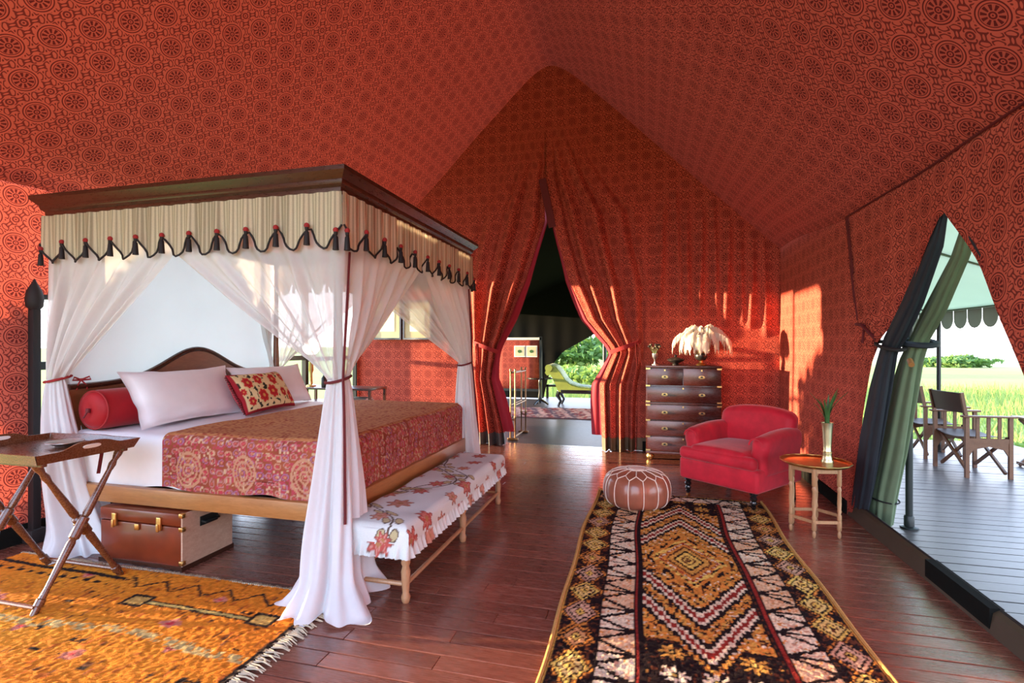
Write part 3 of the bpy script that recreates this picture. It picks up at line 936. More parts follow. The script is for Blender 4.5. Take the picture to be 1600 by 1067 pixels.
# arched headboard
hy = np.linspace(BY0 + .02, BY1 - .02, 41)
def hz(y):
    s = (y - BY0) / (BY1 - BY0)
    return 1.10 + .245 * np.exp(-((s - .5) / .19) ** 2) + .02 * np.exp(-((s - .5) / .45) ** 2)
poly = [(hy[0], .45)] + [(y, float(hz(y))) for y in hy] + [(hy[-1], .45)]
MYZ = Matrix(((0, 0, 1, -bo.x), (1, 0, 0, -bo.y), (0, 1, 0, 0), (0, 0, 0, 1)))
mk('headboard', MB().prism([(p[0], p[1]) for p in poly], BX0 + .035, BX0 + .075, MYZ), M['head_wood'])
mb = MB().tube([L(BX0 + .065, y, float(hz(y)) + .005) for y in hy], .022, 8)
mk('headboard_moulding', mb, M['dark_wood_y'])
# cornice: four mitred lengths of moulding
CP = [(0, 0), (.012, 0), (.018, .02), (.018, .035), (.035, .05), (.04, .065), (.04, .075), (.07, .105), (.078, .115), (.078, .14), (-.05, .14), (-.05, .0)]
def cornice(pa, pb, n):
    """pa, pb: frame corners; n: outward normal; ends mitred"""
    pa, pb, n = Vector(pa), Vector(pb), Vector(n)
    d = (pb - pa).normalized()
    A = [pa + n * o - d * o + Vector((0, 0, h)) for o, h in CP]
    B = [pb + n * o + d * o + Vector((0, 0, h)) for o, h in CP]
    k = len(CP)
    return MB().add(A + B, [tuple(range(k))[::-1], tuple(range(k, 2 * k))] + [(i, (i + 1) % k, k + (i + 1) % k, k + i) for i in range(k)])
cz = 2.275
c4 = [L(BX0 - .03, BY0 - .03, cz), L(BX1 + .03, BY0 - .03, cz), L(BX1 + .03, BY1 + .03, cz), L(BX0 - .03, BY1 + .03, cz)]
for i, nrm in enumerate(((0, -1, 0), (1, 0, 0), (0, 1, 0), (-1, 0, 0))):
    obj('cornice', cornice(c4[i], c4[(i + 1) % 4], nrm), M['dark_wood'] if i % 2 == 0 else M['dark_wood_y'], bed, angle=25)

# valances, one a side, with cord and tassels
def valance(pa, pb, n, count, start=0.0):
    pa, pb, n = Vector(pa), Vector(pb), Vector(n)
    d = (pb - pa).normalized(); pa = pa - d * .03; pb = pb + d * .03; Ln = (pb - pa).length
    pitch = Ln / count
    def drop(s):                    # lower edge height at distance s
        k = np.abs(((s / pitch + start) % 1.0) - .5) * 2     # 1 at a peak, 0 at a valley
        return 1.955 + .135 * k ** 1.5
    def ripple(s, V): return .012 * np.sin(s * 62) + .006 * np.sin(s * 31 + 2)
    def f(U, V):
        s = U * Ln; z = drop(s) + (2.28 - drop(s)) * V
        off = .036 + ripple(s, V) * (1 - .5 * V)
        return pa.x + d.x * s + n.x * off, pa.y + d.y * s + n.y * off, z
    def col(U, V, P):
        s = U * Ln
        st = (np.sin(s * 2 * PI / .026) > .15).astype(float)
        a = np.array((.78, .68, .50)); b = np.array((.40, .33, .23))
        return a + (b - a) * st[..., None] * .9
    v = surf('valance', f, int(Ln / .0085), 14, M['valance'], bed, col=col)
    mb = MB()
    ss = np.linspace(0, Ln, int(Ln / .018))
    mb.tube([tuple(pa + d * s + n * (.042 + float(ripple(np.array(s), 0))) + Vector((0, 0, float(drop(np.array(s))) - pa.z))) for s in ss], .0065, 6)
    obj('cord_trim', mb, M['black'], v)
    tm = MB().lathe([(.002, 0), (.012, -.010), (.010, -.025), (.007, -.03), (.013, -.038), (.017, -.10), (.018, -.112), (.0, -.112)], 10)
    tm2 = MB().lathe([(0, .018), (.012, .012), (.016, 0), (.012, -.010), (0, -.014)], 10)
    first = None
    for k in range(count + 1):
        s = k * pitch
        if s > Ln + .01: continue
        s = min(max(s, .02), Ln - .02)
        p = pa + d * s + n * .055
        if first is None:
            a = obj('tassel', tm, M['black'], v); b = obj('tassel_knot', tm2, M['red_cord'], v); first = (a, b)
        else:
            a, b = first[0].copy(), first[1].copy()
            for q in (a, b): COL.objects.link(q); q.parent = v
        a.location = b.location = (p.x, p.y, float(drop(np.array(s))))
    return v
vz = [L(BX0 - .02, BY0 - .03, 0), L(BX1 + .03, BY0 - .03, 0), L(BX1 + .03, BY1 + .03, 0), L(BX0 - .02, BY1 + .03, 0)]
valance(vz[0], vz[1], (0, -1, 0), 11)
valance(vz[1], vz[2], (1, 0, 0), 10)
valance(vz[2], vz[3], (0, 1, 0), 11)

# ---------------------------------------------------------------- bed curtains
def bed_curtain(label, corner, da, la, db, lb, tie_z, shift=(0, 0), rb=(.2, .2), nf=22, trim=False, pool=0, seed=1, ztop=2.27):
    t = thing('bed_curtain', label, 'curtain', (corner[0], corner[1], 0), 0, None)
    da, db = np.array(da, float), np.array(db, float)
    o = -(da + db); o /= np.linalg.norm(o)
    pr = np.array((-o[1], o[0]))
    if pr @ db < 0: pr = -pr
    def xy(U, w_up, w_dn):
        a = U
        A = np.abs(a)
        dirx = np.where(a < 0, da[0], db[0]); diry = np.where(a < 0, da[1], db[1])
        ln = np.where(a < 0, la, lb)
        # outward normal of each side
        nx = np.where(a < 0, -db[0], -da[0]); ny = np.where(a < 0, -db[1], -da[1])
        fold = np.sin(a * nf * 1.7) * .6 + np.sin(a * nf * 2.9 + seed) * .4
        oc = .034 * (1 - A) ** 8
        tx = dirx * A * ln + nx * (.030 + .013 * fold) + o[0] * oc; ty = diry * A * ln + ny * (.030 + .013 * fold) + o[1] * oc
        th = a * PI * .88
        rt = .058 * (1 + .16 * np.sin(a * nf))
        rx = (o[0] * np.cos(th) + pr[0] * np.sin(th)) ; ry = (o[1] * np.cos(th) + pr[1] * np.sin(th))
        w = np.clip(np.clip(w_up, 0, 1) / .76, 0, 1) ** 1.08
        # gathered folds deepen half way
        gz = .040 * np.sin(np.clip(w_up / .72, 0, 1) * PI) * fold * (1 - np.exp(-(A / .08) ** 2))
        upx = rx * rt * (1 - w) + tx * w + nx * gz; upy = ry * rt * (1 - w) + ty * w + ny * gz
        g_ = np.clip(w_dn, 0, 1)
        Rx = .058 + (rb[0] - .058) * g_ ** .75; Ry = .058 + (rb[1] - .058) * g_ ** .75
        wob = 1 + (.10 + .10 * g_) * np.sin(a * nf * .62 + 1.2 * np.sin(g_ * 2 + seed)) + (.05 + .07 * g_) * np.sin(a * nf * 1.45 + g_ * 3 + seed) + .045 * np.sin(a * nf * 2.6 + g_ * 2) + .05 * np.sin(g_ * 14 + a * 3) * g_ ** 2
        dnx = rx * Rx * wob + shift[0] * g_ ** 1.6; dny = ry * Ry * wob + shift[1] * g_ ** 1.6
        up = w_up > 0
        return np.where(up, upx, dnx), np.where(up, upy, dny)
    def upper(U, V):
        z = tie_z + (ztop - tie_z) * V
        x, y = xy(U, V + 1e-6, 0 * V)
        sag = -.05 * np.sin(V * PI) * np.abs(U)
        return x, y, z + sag
    def lower(U, V):
        g_ = 1 - V
        x, y = xy(U, 0 * V - 1, g_)
        z = tie_z * V
        # the last of the cloth spreads on the floor
        k = sm(g_, .86, 1.0)
        ax = 1 + k * pool * (1.0 + .5 * np.sin(U * 9 + seed))
        z = np.maximum(z, .012 + .03 * k * (1 + np.sin(U * 23 + g_ * 30)) * pool + 0 * z)
        return shift[0] * g_ ** 1.6 + (x - shift[0] * g_ ** 1.6) * ax, shift[1] * g_ ** 1.6 + (y - shift[1] * g_ ** 1.6) * ax, z
    surf('net_panel', upper, 150, 40, M['net'], t, u=(-1, 1))
    surf('skirt', lower, 130, 50, M['net_low'], t, u=(-1, 1))
    mb = MB()
    mb.tube([(.072 * math.cos(a), .072 * math.sin(a), tie_z + .02 * math.sin(a * 1 + .6)) for a in np.linspace(0, 2 * PI, 20)[:-1]], .0085, 6, closed=True)
    obj('tieback', mb, M['maroon'] if trim else M['red_cord'], t)
    if trim:
        pts = []
        for V in np.linspace(.70, 0, 24):
            x, y, z = upper(np.array([0.06]), np.array([V])); pts.append((x[0] + o[0] * .010, y[0] + o[1] * .010, z[0]))
        for V in np.linspace(.98, .36, 22):
            x, y, z = lower(np.array([0.06]), np.array([V])); pts.append((x[0] + o[0] * .012, y[0] + o[1] * .012, z[0]))
        obj('trim', MB().tube(pts, .0085, 6), M['maroon'], t)
    return t
def bow(parent, x, y, z):
    mb = MB()
    for sx in (-1, 1):
        mb.tube([(x, y, z), (x + .01, y + sx * .05, z + .02), (x + .01, y + sx * .06, z), (x, y, z - .003)], .006, 6)
        mb.tube([(x, y, z), (x + .01, y + sx * .03, z - .04), (x + .01, y + sx * .035, z - .07)], .005, 6)
    mb.rbox(x + .005, y, z, .02, .02, .02, .006, 2)
    return obj('bow', mb, M['red_cord'], parent)
bed_curtain('white net curtain with maroon trim tied at the near foot post, pooling on the floor', (BX1, BY0), (-1, 0), 1.14, (0, 1), 1.06, 1.205,
            shift=(.09, -.18), rb=(.165, .19), trim=True, pool=.45, seed=1)
c2 = bed_curtain('white net curtain tied at the near head post, beside the tray table', (BX0, BY0), (1, 0), 1.03, (0, 1), .3, 1.17,
                 shift=(.22, .04), rb=(.22, .17), pool=.2, seed=4)
bow(c2, .07, .10, 1.16)
bed_curtain('white net curtain tied at the far foot post, near the doorway', (BX1, BY1), (-1, 0), 1.1, (0, -1), 1.05, 1.225,
            shift=(.03, .05), rb=(.13, .13), trim=True, pool=.1, seed=7)
c4_ = bed_curtain('white net curtain tied at the far head post, behind the pillows', (BX0, BY1), (1, 0), 1.1, (0, -1), .3, 1.15,
                  shift=(.05, .05), rb=(.15, .15), pool=.1, seed=9)
bow(c4_, .07, -.06, 1.15)
# white cloth hung behind the headboard
t = thing('bed_backcloth', 'plain white cloth hung across the head of the bed', 'curtain', (BX0 - .03, (BY0 + BY1) / 2, 0))
surf('cloth', lambda U, V: (.008 * np.sin(U * 17) + .012 * np.sin(U * 5 + V * 3) - .02, (U - .5) * 2.1, .35 + 1.93 * V), 80, 30, M['white_cloth'], t)

# ---------------------------------------------------------------- mattress, sheet, quilt
MX0, MX1, MY0, MY1 = -3.83, -1.77, 2.69, 4.80
mt = thing('mattress', 'thick mattress under the sheet and quilt', 'mattress', ((MX0 + MX1) / 2, (MY0 + MY1) / 2, .465))
obj('body', MB().rbox(0, 0, .165, MX1 - MX0, MY1 - MY0, .33, .06, 4), M['linen'], mt)
def cover(name, label, cat, x0, x1, zt, drops, th, mat, colfn, res, foot=False, out=.015, wav=.010, seed=3):
    """cloth laid over the mattress: top at zt, hanging over both long sides (and the foot)"""
    t = thing(name, label, cat, ((x0 + x1) / 2, (MY0 + MY1) / 2, zt))
    ox, oy = t.location.x, t.location.y
    r = .06
    hw = (MY1 - MY0) / 2 + out
    dn = drops
    half = hw - r + r * PI / 2 + dn
    topL = x1 - x0
    flen = (r * PI / 2 + dn - .02) if foot else 0
    def prof(s, lim):
        """arc length along the section -> (across, down)"""
        a = np.abs(s); sg = np.sign(s)
        flat = lim - r
        q = np.clip((a - flat) / r, 0, PI / 2)
        y = np.where(a < flat, a, flat + r * np.sin(q))
        z = np.where(a < flat, 0, -r * (1 - np.cos(q))) - np.clip(a - flat - r * PI / 2, 0, None)
        return sg * y, z
    def f(U, V):
        s = (U - .5) * 2 * half
        y, z = prof(s, hw)
        e = V * (topL + flen)
        x, zf = prof(e, topL)
        x = np.abs(x)
        hang = np.clip(-z / dn, 0, 1.3); hangf = np.clip(-zf / dn, 0, 1.3)
        both = np.minimum(hang, hangf)
        zz = np.minimum(z, zf) - .10 * both
        yy = y + np.sign(s) * (wav * np.sin(e * 26 + seed) + wav * .7 * np.sin(e * 11)) * hang
        xx = x0 + x + (wav * np.sin(s * 22) * hangf)
        yy = yy - np.sign(s) * .02 * both * 0
        zz = zz + .006 * vn(xx * 5, yy * 5, seed) * (1 - np.maximum(hang, hangf).clip(0, 1)) + .014 * np.sin(e * 9 + 1) * (hang > .9) * hang
        return xx - ox, yy - oy + oy, zz
    def f2(U, V):
        x, y, z = f(U, V); return x, y, z
    nu, nv = int(2 * half / res), int((topL + flen) / res)
    surf('cloth', f2, nu, nv, mat, t, col=(lambda U, V, P: colfn((U - .5) * 2 * half, V * (topL + flen), hw, topL)) if colfn else None)
    return t
cover('bed_sheet', 'white sheet over the head half of the bed, hanging over the side', 'sheet', -3.82, -2.55, .812, .285, .004, M['linen'], None, .03, out=.008, wav=.004)
def lerp3(a, b, t): return np.asarray(a) + (np.asarray(b) - np.asarray(a)) * t[..., None]
def quilt_col(s, e, hw, topL):
    hang = (np.abs(s) > hw - .02) | (e > topL - .03)
    sx, ey = s, e
    base = lerp3((.42, .15, .06), (.58, .27, .11), .5 + .5 * vn(sx * 3, ey * 3, 2))
    rows = (np.sin(sx * 2 * PI / .035) * .5 + .5) * (np.sin(ey * 2 * PI / .05) * .5 + .5)
    c = lerp3((.46, .16, .06), (.74, .42, .19), rows) * .5 + base * .5
    fleck = hs(np.floor(sx / .014), np.floor(ey / .014), 5)
    c = np.where((fleck > .8)[..., None], (.30, .05, .035), c)
    # the hanging borders: rings, paisleys and red and pink flecks
    p = .06
    iu, iv = np.floor(sx / p), np.floor(ey / p)
    cx = (iu + .3 + .4 * hs(iu, iv, 1)) * p; cy = (iv + .3 + .4 * hs(iu, iv, 2)) * p
    d = np.hypot(sx - cx, (ey - cy) * .8)
    h3 = hs(iu, iv, 3)
    b = lerp3((.22, .045, .03), (.36, .10, .045), .5 + .5 * vn(sx * 9, ey * 9, 6))
    b = np.where((fleck > .62)[..., None], (.42, .06, .08), b)
    b = np.where((fleck > .90)[..., None], (.55, .36, .22), b)
    b = np.where(((d > .014) & (d < .021))[..., None], np.stack([.52 - .2 * h3, .24 - .1 * h3, .15 + .1 * h3], -1), b)
    b = np.where((d < .008)[..., None], np.stack([.50 + 0 * h3, .05 + .15 * h3, .07 + .05 * h3], -1), b)
    P2 = .42
    gx = ((e / P2) % 1 - .5) * P2; gy = (np.abs(s) - hw - .20)
    dd = np.hypot(gx, gy * .8)
    ring = (np.abs(dd - .085) < .007) | (np.abs(dd - .06) < .005) | (np.abs(dd - .03) < .006)
    b = np.where((ring & (np.abs(s) > hw))[..., None], (.50, .25, .15), b)
    c = np.where(hang[..., None], b, c)
    return c
cover('quilt', 'orange-brown paisley quilt folded over the foot half of the bed', 'quilt', -3.02, -1.735, .838, .30, .01, M['print'], quilt_col, .0075, True, out=.036, wav=.009)
mb = MB()

# ---------------------------------------------------------------- pillows, cushion, bolster
def pillow_fn(w, h, d, pinch=.12):
    def f(U, V):
        a = (U - .5) * 2; b = (V - .5) * 2
        return a, b
    return f
def pillow(name, label, cat, loc, rot, w, h, d, mat, colfn=None, flange=.0, seed=1, group=None, res=36):
    t = thing(name, label, cat, loc, 0, group)
    t.rotation_euler = rot
    def face(sg):
        def f(U, V):
            a = (U - .5) * 2; b = (V - .5) * 2
            fa = 1 + flange
            ain = np.clip(a * fa, -1, 1); bin_ = np.clip(b * fa, -1, 1)
            pr = ((1 - np.abs(ain) ** 2.6) * (1 - np.abs(bin_) ** 2.6)).clip(0, 1) ** .45
            pull = 1 - .07 * (1 - a * a) * 0
            x = a * w / 2 * (1 - .05 * np.cos(b * PI / 2) * np.abs(a) ** 3 * 0 - .06 * (1 - np.abs(b) ** 2) * np.abs(a) ** 6)
            z = b * h / 2 * (1 - .10 * (1 - np.abs(a) ** 2) * np.abs(b) ** 6)
            y = sg * (d / 2 * pr * (1 + .10 * vn(a * 2.5, b * 2.5, seed)) + .003) + .012 * vn(a * 4, b * 3, seed + 5) * (1 - pr)
            return x, y, z + h / 2
        return f
    surf('front', face(-1), res, res, mat, t, col=colfn)
    surf('back', face(1), 24, 24, mat if colfn is None else M['velvet'], t)
    return t
pillow('pillow', 'large white pillow with flanged edge in front of the red bolster', 'pillow', (-3.40, 3.31, .818), (R(-27), 0, R(94)), 1.02, .45, .20, M['linen'], flange=.10, seed=2)
pillow('pillow', 'white pillow on the far side behind the embroidered cushion', 'pillow', (-3.47, 4.33, .818), (R(-27), 0, R(87)), .92, .43, .20, M['linen'], flange=.08, seed=6)
def suzani(U, V, P):
    x = (U - .5) * .72; y = (V - .5) * .36
    c = np.broadcast_to(np.array((.80, .66, .36)), U.shape + (3,)).copy()
    h_ = hs(np.floor(x / .018), np.floor(y / .018), 4)
    g_ = vn(x * 42, y * 42, 8)
    c[(g_ > .42)] = (.035, .035, .025)
    for (fx, fy, r_) in [(-.24, .07, .055), (-.10, .09, .05), (.10, .08, .058), (.28, .10, .05), (-.27, -.09, .04), (-.13, -.06, .06), (.03, -.03, .062), (.17, -.05, .045), (.29, -.09, .062), (.18, .15, .03), (-.02, .14, .035), (-.32, .0, .03)]:
        d = np.hypot(x - fx, y - fy); an = np.arctan2(y - fy, x - fx)
        c[d < r_ * 1.16] = (.74, .60, .30)
        pet = r_ * (.90 + .10 * np.cos(an * 7))
        c[d < pet] = (.55, .035, .035)
        c[(d < pet * .62) & (d > pet * .5)] = (.30, .02, .02)
        c[d < pet * .26] = (.62, .38, .10)
    edge_ = (np.abs(U - .5) > .472) | (np.abs(V - .5) > .455)
    c[edge_] = (.34, .02, .03)
    return c
cu = pillow('embroidered_cushion', 'cream cushion embroidered with red flowers leaning on the white pillows', 'cushion', (-3.24, 3.93, .820), (R(-30), 0, R(97)), .74, .38, .17, M['print'], suzani, seed=9, res=90)
mb = MB()
for k in range(18):
    for sx in (-1, 1):
        mb.rbox(sx * .365, 0, .02 + k * .02, .02, .02, .016, .007, 1)
o = obj('pompom_edge', mb, M['maroon'], cu); o['kind'] = 'stuff'
t = thing('bolster', 'round crimson velvet bolster lying at the near end of the headboard', 'bolster', (-3.70, 2.80, .815), R(90))
mb = MB()
prof = [(.0, 0), (.03, .004), (.05, .0), (.10, .006), (.128, .03), (.138, .07), (.14, .3), (.14, .6), (.138, .83), (.128, .87), (.10, .895), (.04, .9), (0, .9)]
mb.lathe(prof, 28, Matrix.Translation((-.1, 0, .14)) @ Matrix.Rotation(R(90), 4, 'Y'))
obj('body', mb, M['bolster'], t)
mb = MB()
mb.tube([(-.1 + .03, .131 * math.cos(a), .14 + .131 * math.sin(a)) for a in np.linspace(0, 2 * PI, 33)[:-1]], .006, 6, closed=True)
obj('piping', mb, M['red_cord'], t)
mb = MB(); mb.rbox(-.11, 0, .14, .02, .03, .03, .008, 2); mb.tube([(-.115, 0, .13), (-.125, .02, .09)], .006, 6)
obj('end_button', mb, M['maroon'], t)

# ---------------------------------------------------------------- trunk under the bed
t = thing('storage_trunk', 'reddish leather trunk with pale side and brass clasps under the bed', 'trunk', (-3.11, 2.78, 0))
tw, td, th_ = .33, .20, .375
obj('body', MB().box(-tw, tw - .012, -td, td, .02, .27, ch=.008), M['trunk_red'], t)
obj('lid', MB().box(-tw - .004, tw - .008, -td - .004, td + .004, .274, th_ - .02, ch=.012), M['trunk_red'], t)
obj('end_panel', MB().box(tw - .012, tw, -td, td, .015, th_ - .02, ch=.003), M['trunk_side'], t, False)
obj('base_plinth', MB().box(-tw - .008, tw + .004, -td - .008, td + .008, 0, .03), M['dark_wood'], t, False)
for x in (-.20, .16):
    c = obj('clasp', MB().rbox(x, -td - .010, .285, .035, .018, .085, .006, 2), M['brass'], t)
    obj('clasp_tongue', MB().rbox(x, -td - .022, .262, .018, .012, .05, .004, 2), M['brass'], c)
obj('lock_plate', MB().rbox(-.02, -td - .008, .25, .035, .012, .04, .005, 2), M['brass'], t)
mb = MB().tube([(tw + .006, -.06, .27), (tw + .03, -.055, .265), (tw + .03, .055, .265), (tw + .006, .06, .27)], .007, 6)
h_ = obj('side_handle', mb, M['iron'], t)
obj('handle_plate', MB().box(tw - .001, tw + .005, -.07, .07, .24, .30), M['iron'], h_, False)
for z in (.05, .26, .345):
    obj('corner_cap', MB().rbox(tw - .006, -td + .004, z, .03, .03, .028, .005, 1), M['brass'], t)

# ================================================================== bench at the foot of the bed
BNX0, BNX1, BNY0, BNY1 = -1.655, -1.235, 2.53, 4.44
bt = thing('upholstered_bench', 'long bench in a pale floral slipcover at the foot of the bed', 'bench', ((BNX0 + BNX1) / 2, (BNY0 + BNY1) / 2, 0))
bw_, bl_ = (BNX1 - BNX0) / 2, (BNY1 - BNY0) / 2
legp = [(0, .016), (.03, .022), (.10, .026), (.16, .018), (.30, .022), (.52, .026), (.60, .018), (.66, .026), (.74, .02), (1.0, .024)]
for y in (-bl_ + .05, 0, bl_ - .05):
    for x in (-bw_ + .035, bw_ - .035):
        obj('leg', MB().turned((x, y, 0), (x, y, .33), legp, 12), M['pale_wood'], bt)
for x in (-bw_ + .035, bw_ - .035):
    obj('stretcher', MB().tube([(x, -bl_ + .05, .10), (x, bl_ - .05, .10)], .013, 8), M['pale_wood'], bt)
for y in (-bl_ + .05, bl_ - .05):
    obj('cross_stretcher', MB().tube([(-bw_ + .035, y, .10), (bw_ - .035, y, .10)], .013, 8), M['pale_wood'], bt)
obj('seat', MB().rbox(0, 0, .365, 2 * bw_ - .02, 2 * bl_ - .02, .11, .04, 4), M['linen'], bt)
FLOW = []
_r = random.Random(5)
for k in range(30):
    FLOW.append((-1.12 + k * .077 + _r.uniform(-.03, .03), (-.24, .02, .27)[k % 3] + _r.uniform(-.06, .06), _r.uniform(.05, .085), _r.random()))
def floral(a, b):
    """a: along the bench (m), b: across (m)"""
    c = lerp3((.62, .66, .66), (.74, .77, .76), .5 + .5 * vn(a * 6, b * 6, 3))
    st = np.abs(np.sin(a * 5.5 + 1.1) * .16 + np.sin(a * 13) * .04 - b * .9 - .05)
    st2 = np.abs(np.cos(a * 4.2) * .19 - .12 + np.sin(a * 9 + 2) * .03 - b * .8)
    for s_ in (st, st2):
        c[s_ < .0065] = (.11, .075, .06)
    # leaves along the stems
    p = .105
    iu = np.floor(a / p); la_ = a - (iu + .5) * p
    for kk, (s_, sg) in enumerate(((st, 1), (st2, -1))):
        u_ = la_ / (p * .33); w_ = (s_ - .035) / .022
        ok = hs(iu, iu * 0 + kk, 12) > .45
        d_ = u_ ** 2 + w_ ** 2
        c[(d_ < 1) & ok] = (.50, .42, .24)
        c[(np.abs(d_ - 1) < .25) & ok] = (.13, .09, .07)
    for (fa, fb, fr, h) in FLOW:
        d = np.hypot(a - fa, (b - fb)); an = np.arctan2(b - fb, a - fa)
        rr = fr * (.80 + .20 * np.cos(an * 7 + h * 6))
        tone = (.48, .10, .085) if h < .6 else (.52, .24, .17)
        c[d < rr] = tone
        c[(d < rr * .78) & (np.cos(an * 14) > .5)] = (.60, .30, .25)
        c[d < rr * .3] = (.42, .20, .09)
        c[(np.abs(d - rr) < .004)] = (.25, .10, .08)
    return c
RB_ = .05
def bench_prof(s, hw, r=RB_):
    a = np.abs(s); sg = np.sign(s); flat = hw - r
    q = np.clip((a - flat) / r, 0, PI / 2)
    return sg * np.where(a < flat, a, flat + r * np.sin(q)), np.where(a < flat, 0, -r * (1 - np.cos(q))) - np.clip(a - flat - r * PI / 2, 0, None)
hx, hyb = bw_ + .012, bl_ + .012
eb, ea = hx - RB_ + RB_ * PI / 2 + .055, hyb - RB_ + RB_ * PI / 2 + .055
def bc(U, V):
    sa = (V - .5) * 2 * ea; sb = (U - .5) * 2 * eb
    y, z1 = bench_prof(sa, hyb); x, z2 = bench_prof(sb, hx)
    z = np.minimum(z1, z2)
    cr = np.sqrt(np.clip(z1, -.05, 0) ** 2 + np.clip(z2, -.05, 0) ** 2) * 0
    return x, y, .432 + z + .008 * vn(x * 6, y * 6, 2) * (z > -.02) - cr
cv = surf('slipcover', bc, 84, 330, M['print'], bt, col=lambda U, V, P: floral((V - .5) * 2 * ea, (U - .5) * 2 * eb))
# gathered ruffle round the cover
per = [(-hx, -hyb), (hx, -hyb), (hx, hyb), (-hx, hyb)]
def ruffle(U, V):
    Ls = np.array([2 * hx, 2 * hyb, 2 * hx, 2 * hyb]); tot = Ls.sum(); cum = np.concatenate([[0], np.cumsum(Ls)])
    s = (U * tot) % tot
    k = np.clip(np.searchsorted(cum, s, side='right') - 1, 0, 3)
    f_ = (s - cum[k]) / Ls[k]
    P0 = np.array(per)[k]; P1 = np.array(per)[(k + 1) % 4]
    base = P0 + (P1 - P0) * f_[..., None]
    nrm = np.array([(0, -1), (1, 0), (0, 1), (-1, 0)])[k]
    off = (1 - V) * (.012 + .012 * np.sin(s * 2 * PI / .052) + .006 * np.sin(s * 2 * PI / .031))
    return base[..., 0] + nrm[..., 0] * off, base[..., 1] + nrm[..., 1] * off, .262 + .075 * V + .004 * np.sin(s * 2 * PI / .052) * (1 - V)
surf('ruffle', ruffle, 640, 6, M['print'], bt, closed=True, col=lambda U, V, P: floral(U * 4.6 - 1.2 + 0 * V, .36 - V * .08))

# ================================================================== rugs
def grow(name, label, x0, x1, y0, y1, cell, pat, seed, wob=.012):
    t = thing(name, label, 'rug', ((x0 + x1) / 2, (y0 + y1) / 2, 0))
    W, H = x1 - x0, y1 - y0
    nu, nv = int(W / cell), int(H / cell)
    def f(U, V):
        x = (U - .5) * W; y = (V - .5) * H
        ex = wob * np.sin(y * 2.2 + seed) + wob * .5 * np.sin(y * 5.1)
        ey = wob * np.sin(x * 2.9 + seed)
        z = .016 + .0024 * nrng.standard_normal(U.shape).clip(-1.5, 1.5) + .004 * vn(x * 5, y * 5, seed)
        b = np.minimum(np.minimum(U, 1 - U) * W, np.minimum(V, 1 - V) * H)
        z = np.where(b < .004, .002, z)
        return x + ex, y + ey, np.maximum(z, .003)
    def col(U, V, P):
        i = np.floor(np.clip(U, 0, .9999) * nu).astype(int); j = np.floor(np.clip(V, 0, .9999) * nv).astype(int)
        c = pat(i * cell, j * cell, W, H)
        return c * (1 + .16 * nrng.standard_normal(U.shape).clip(-2, 2))[..., None]
    surf('pile', f, nu, nv, M['rug'], t, col=col)
    return t, W, H

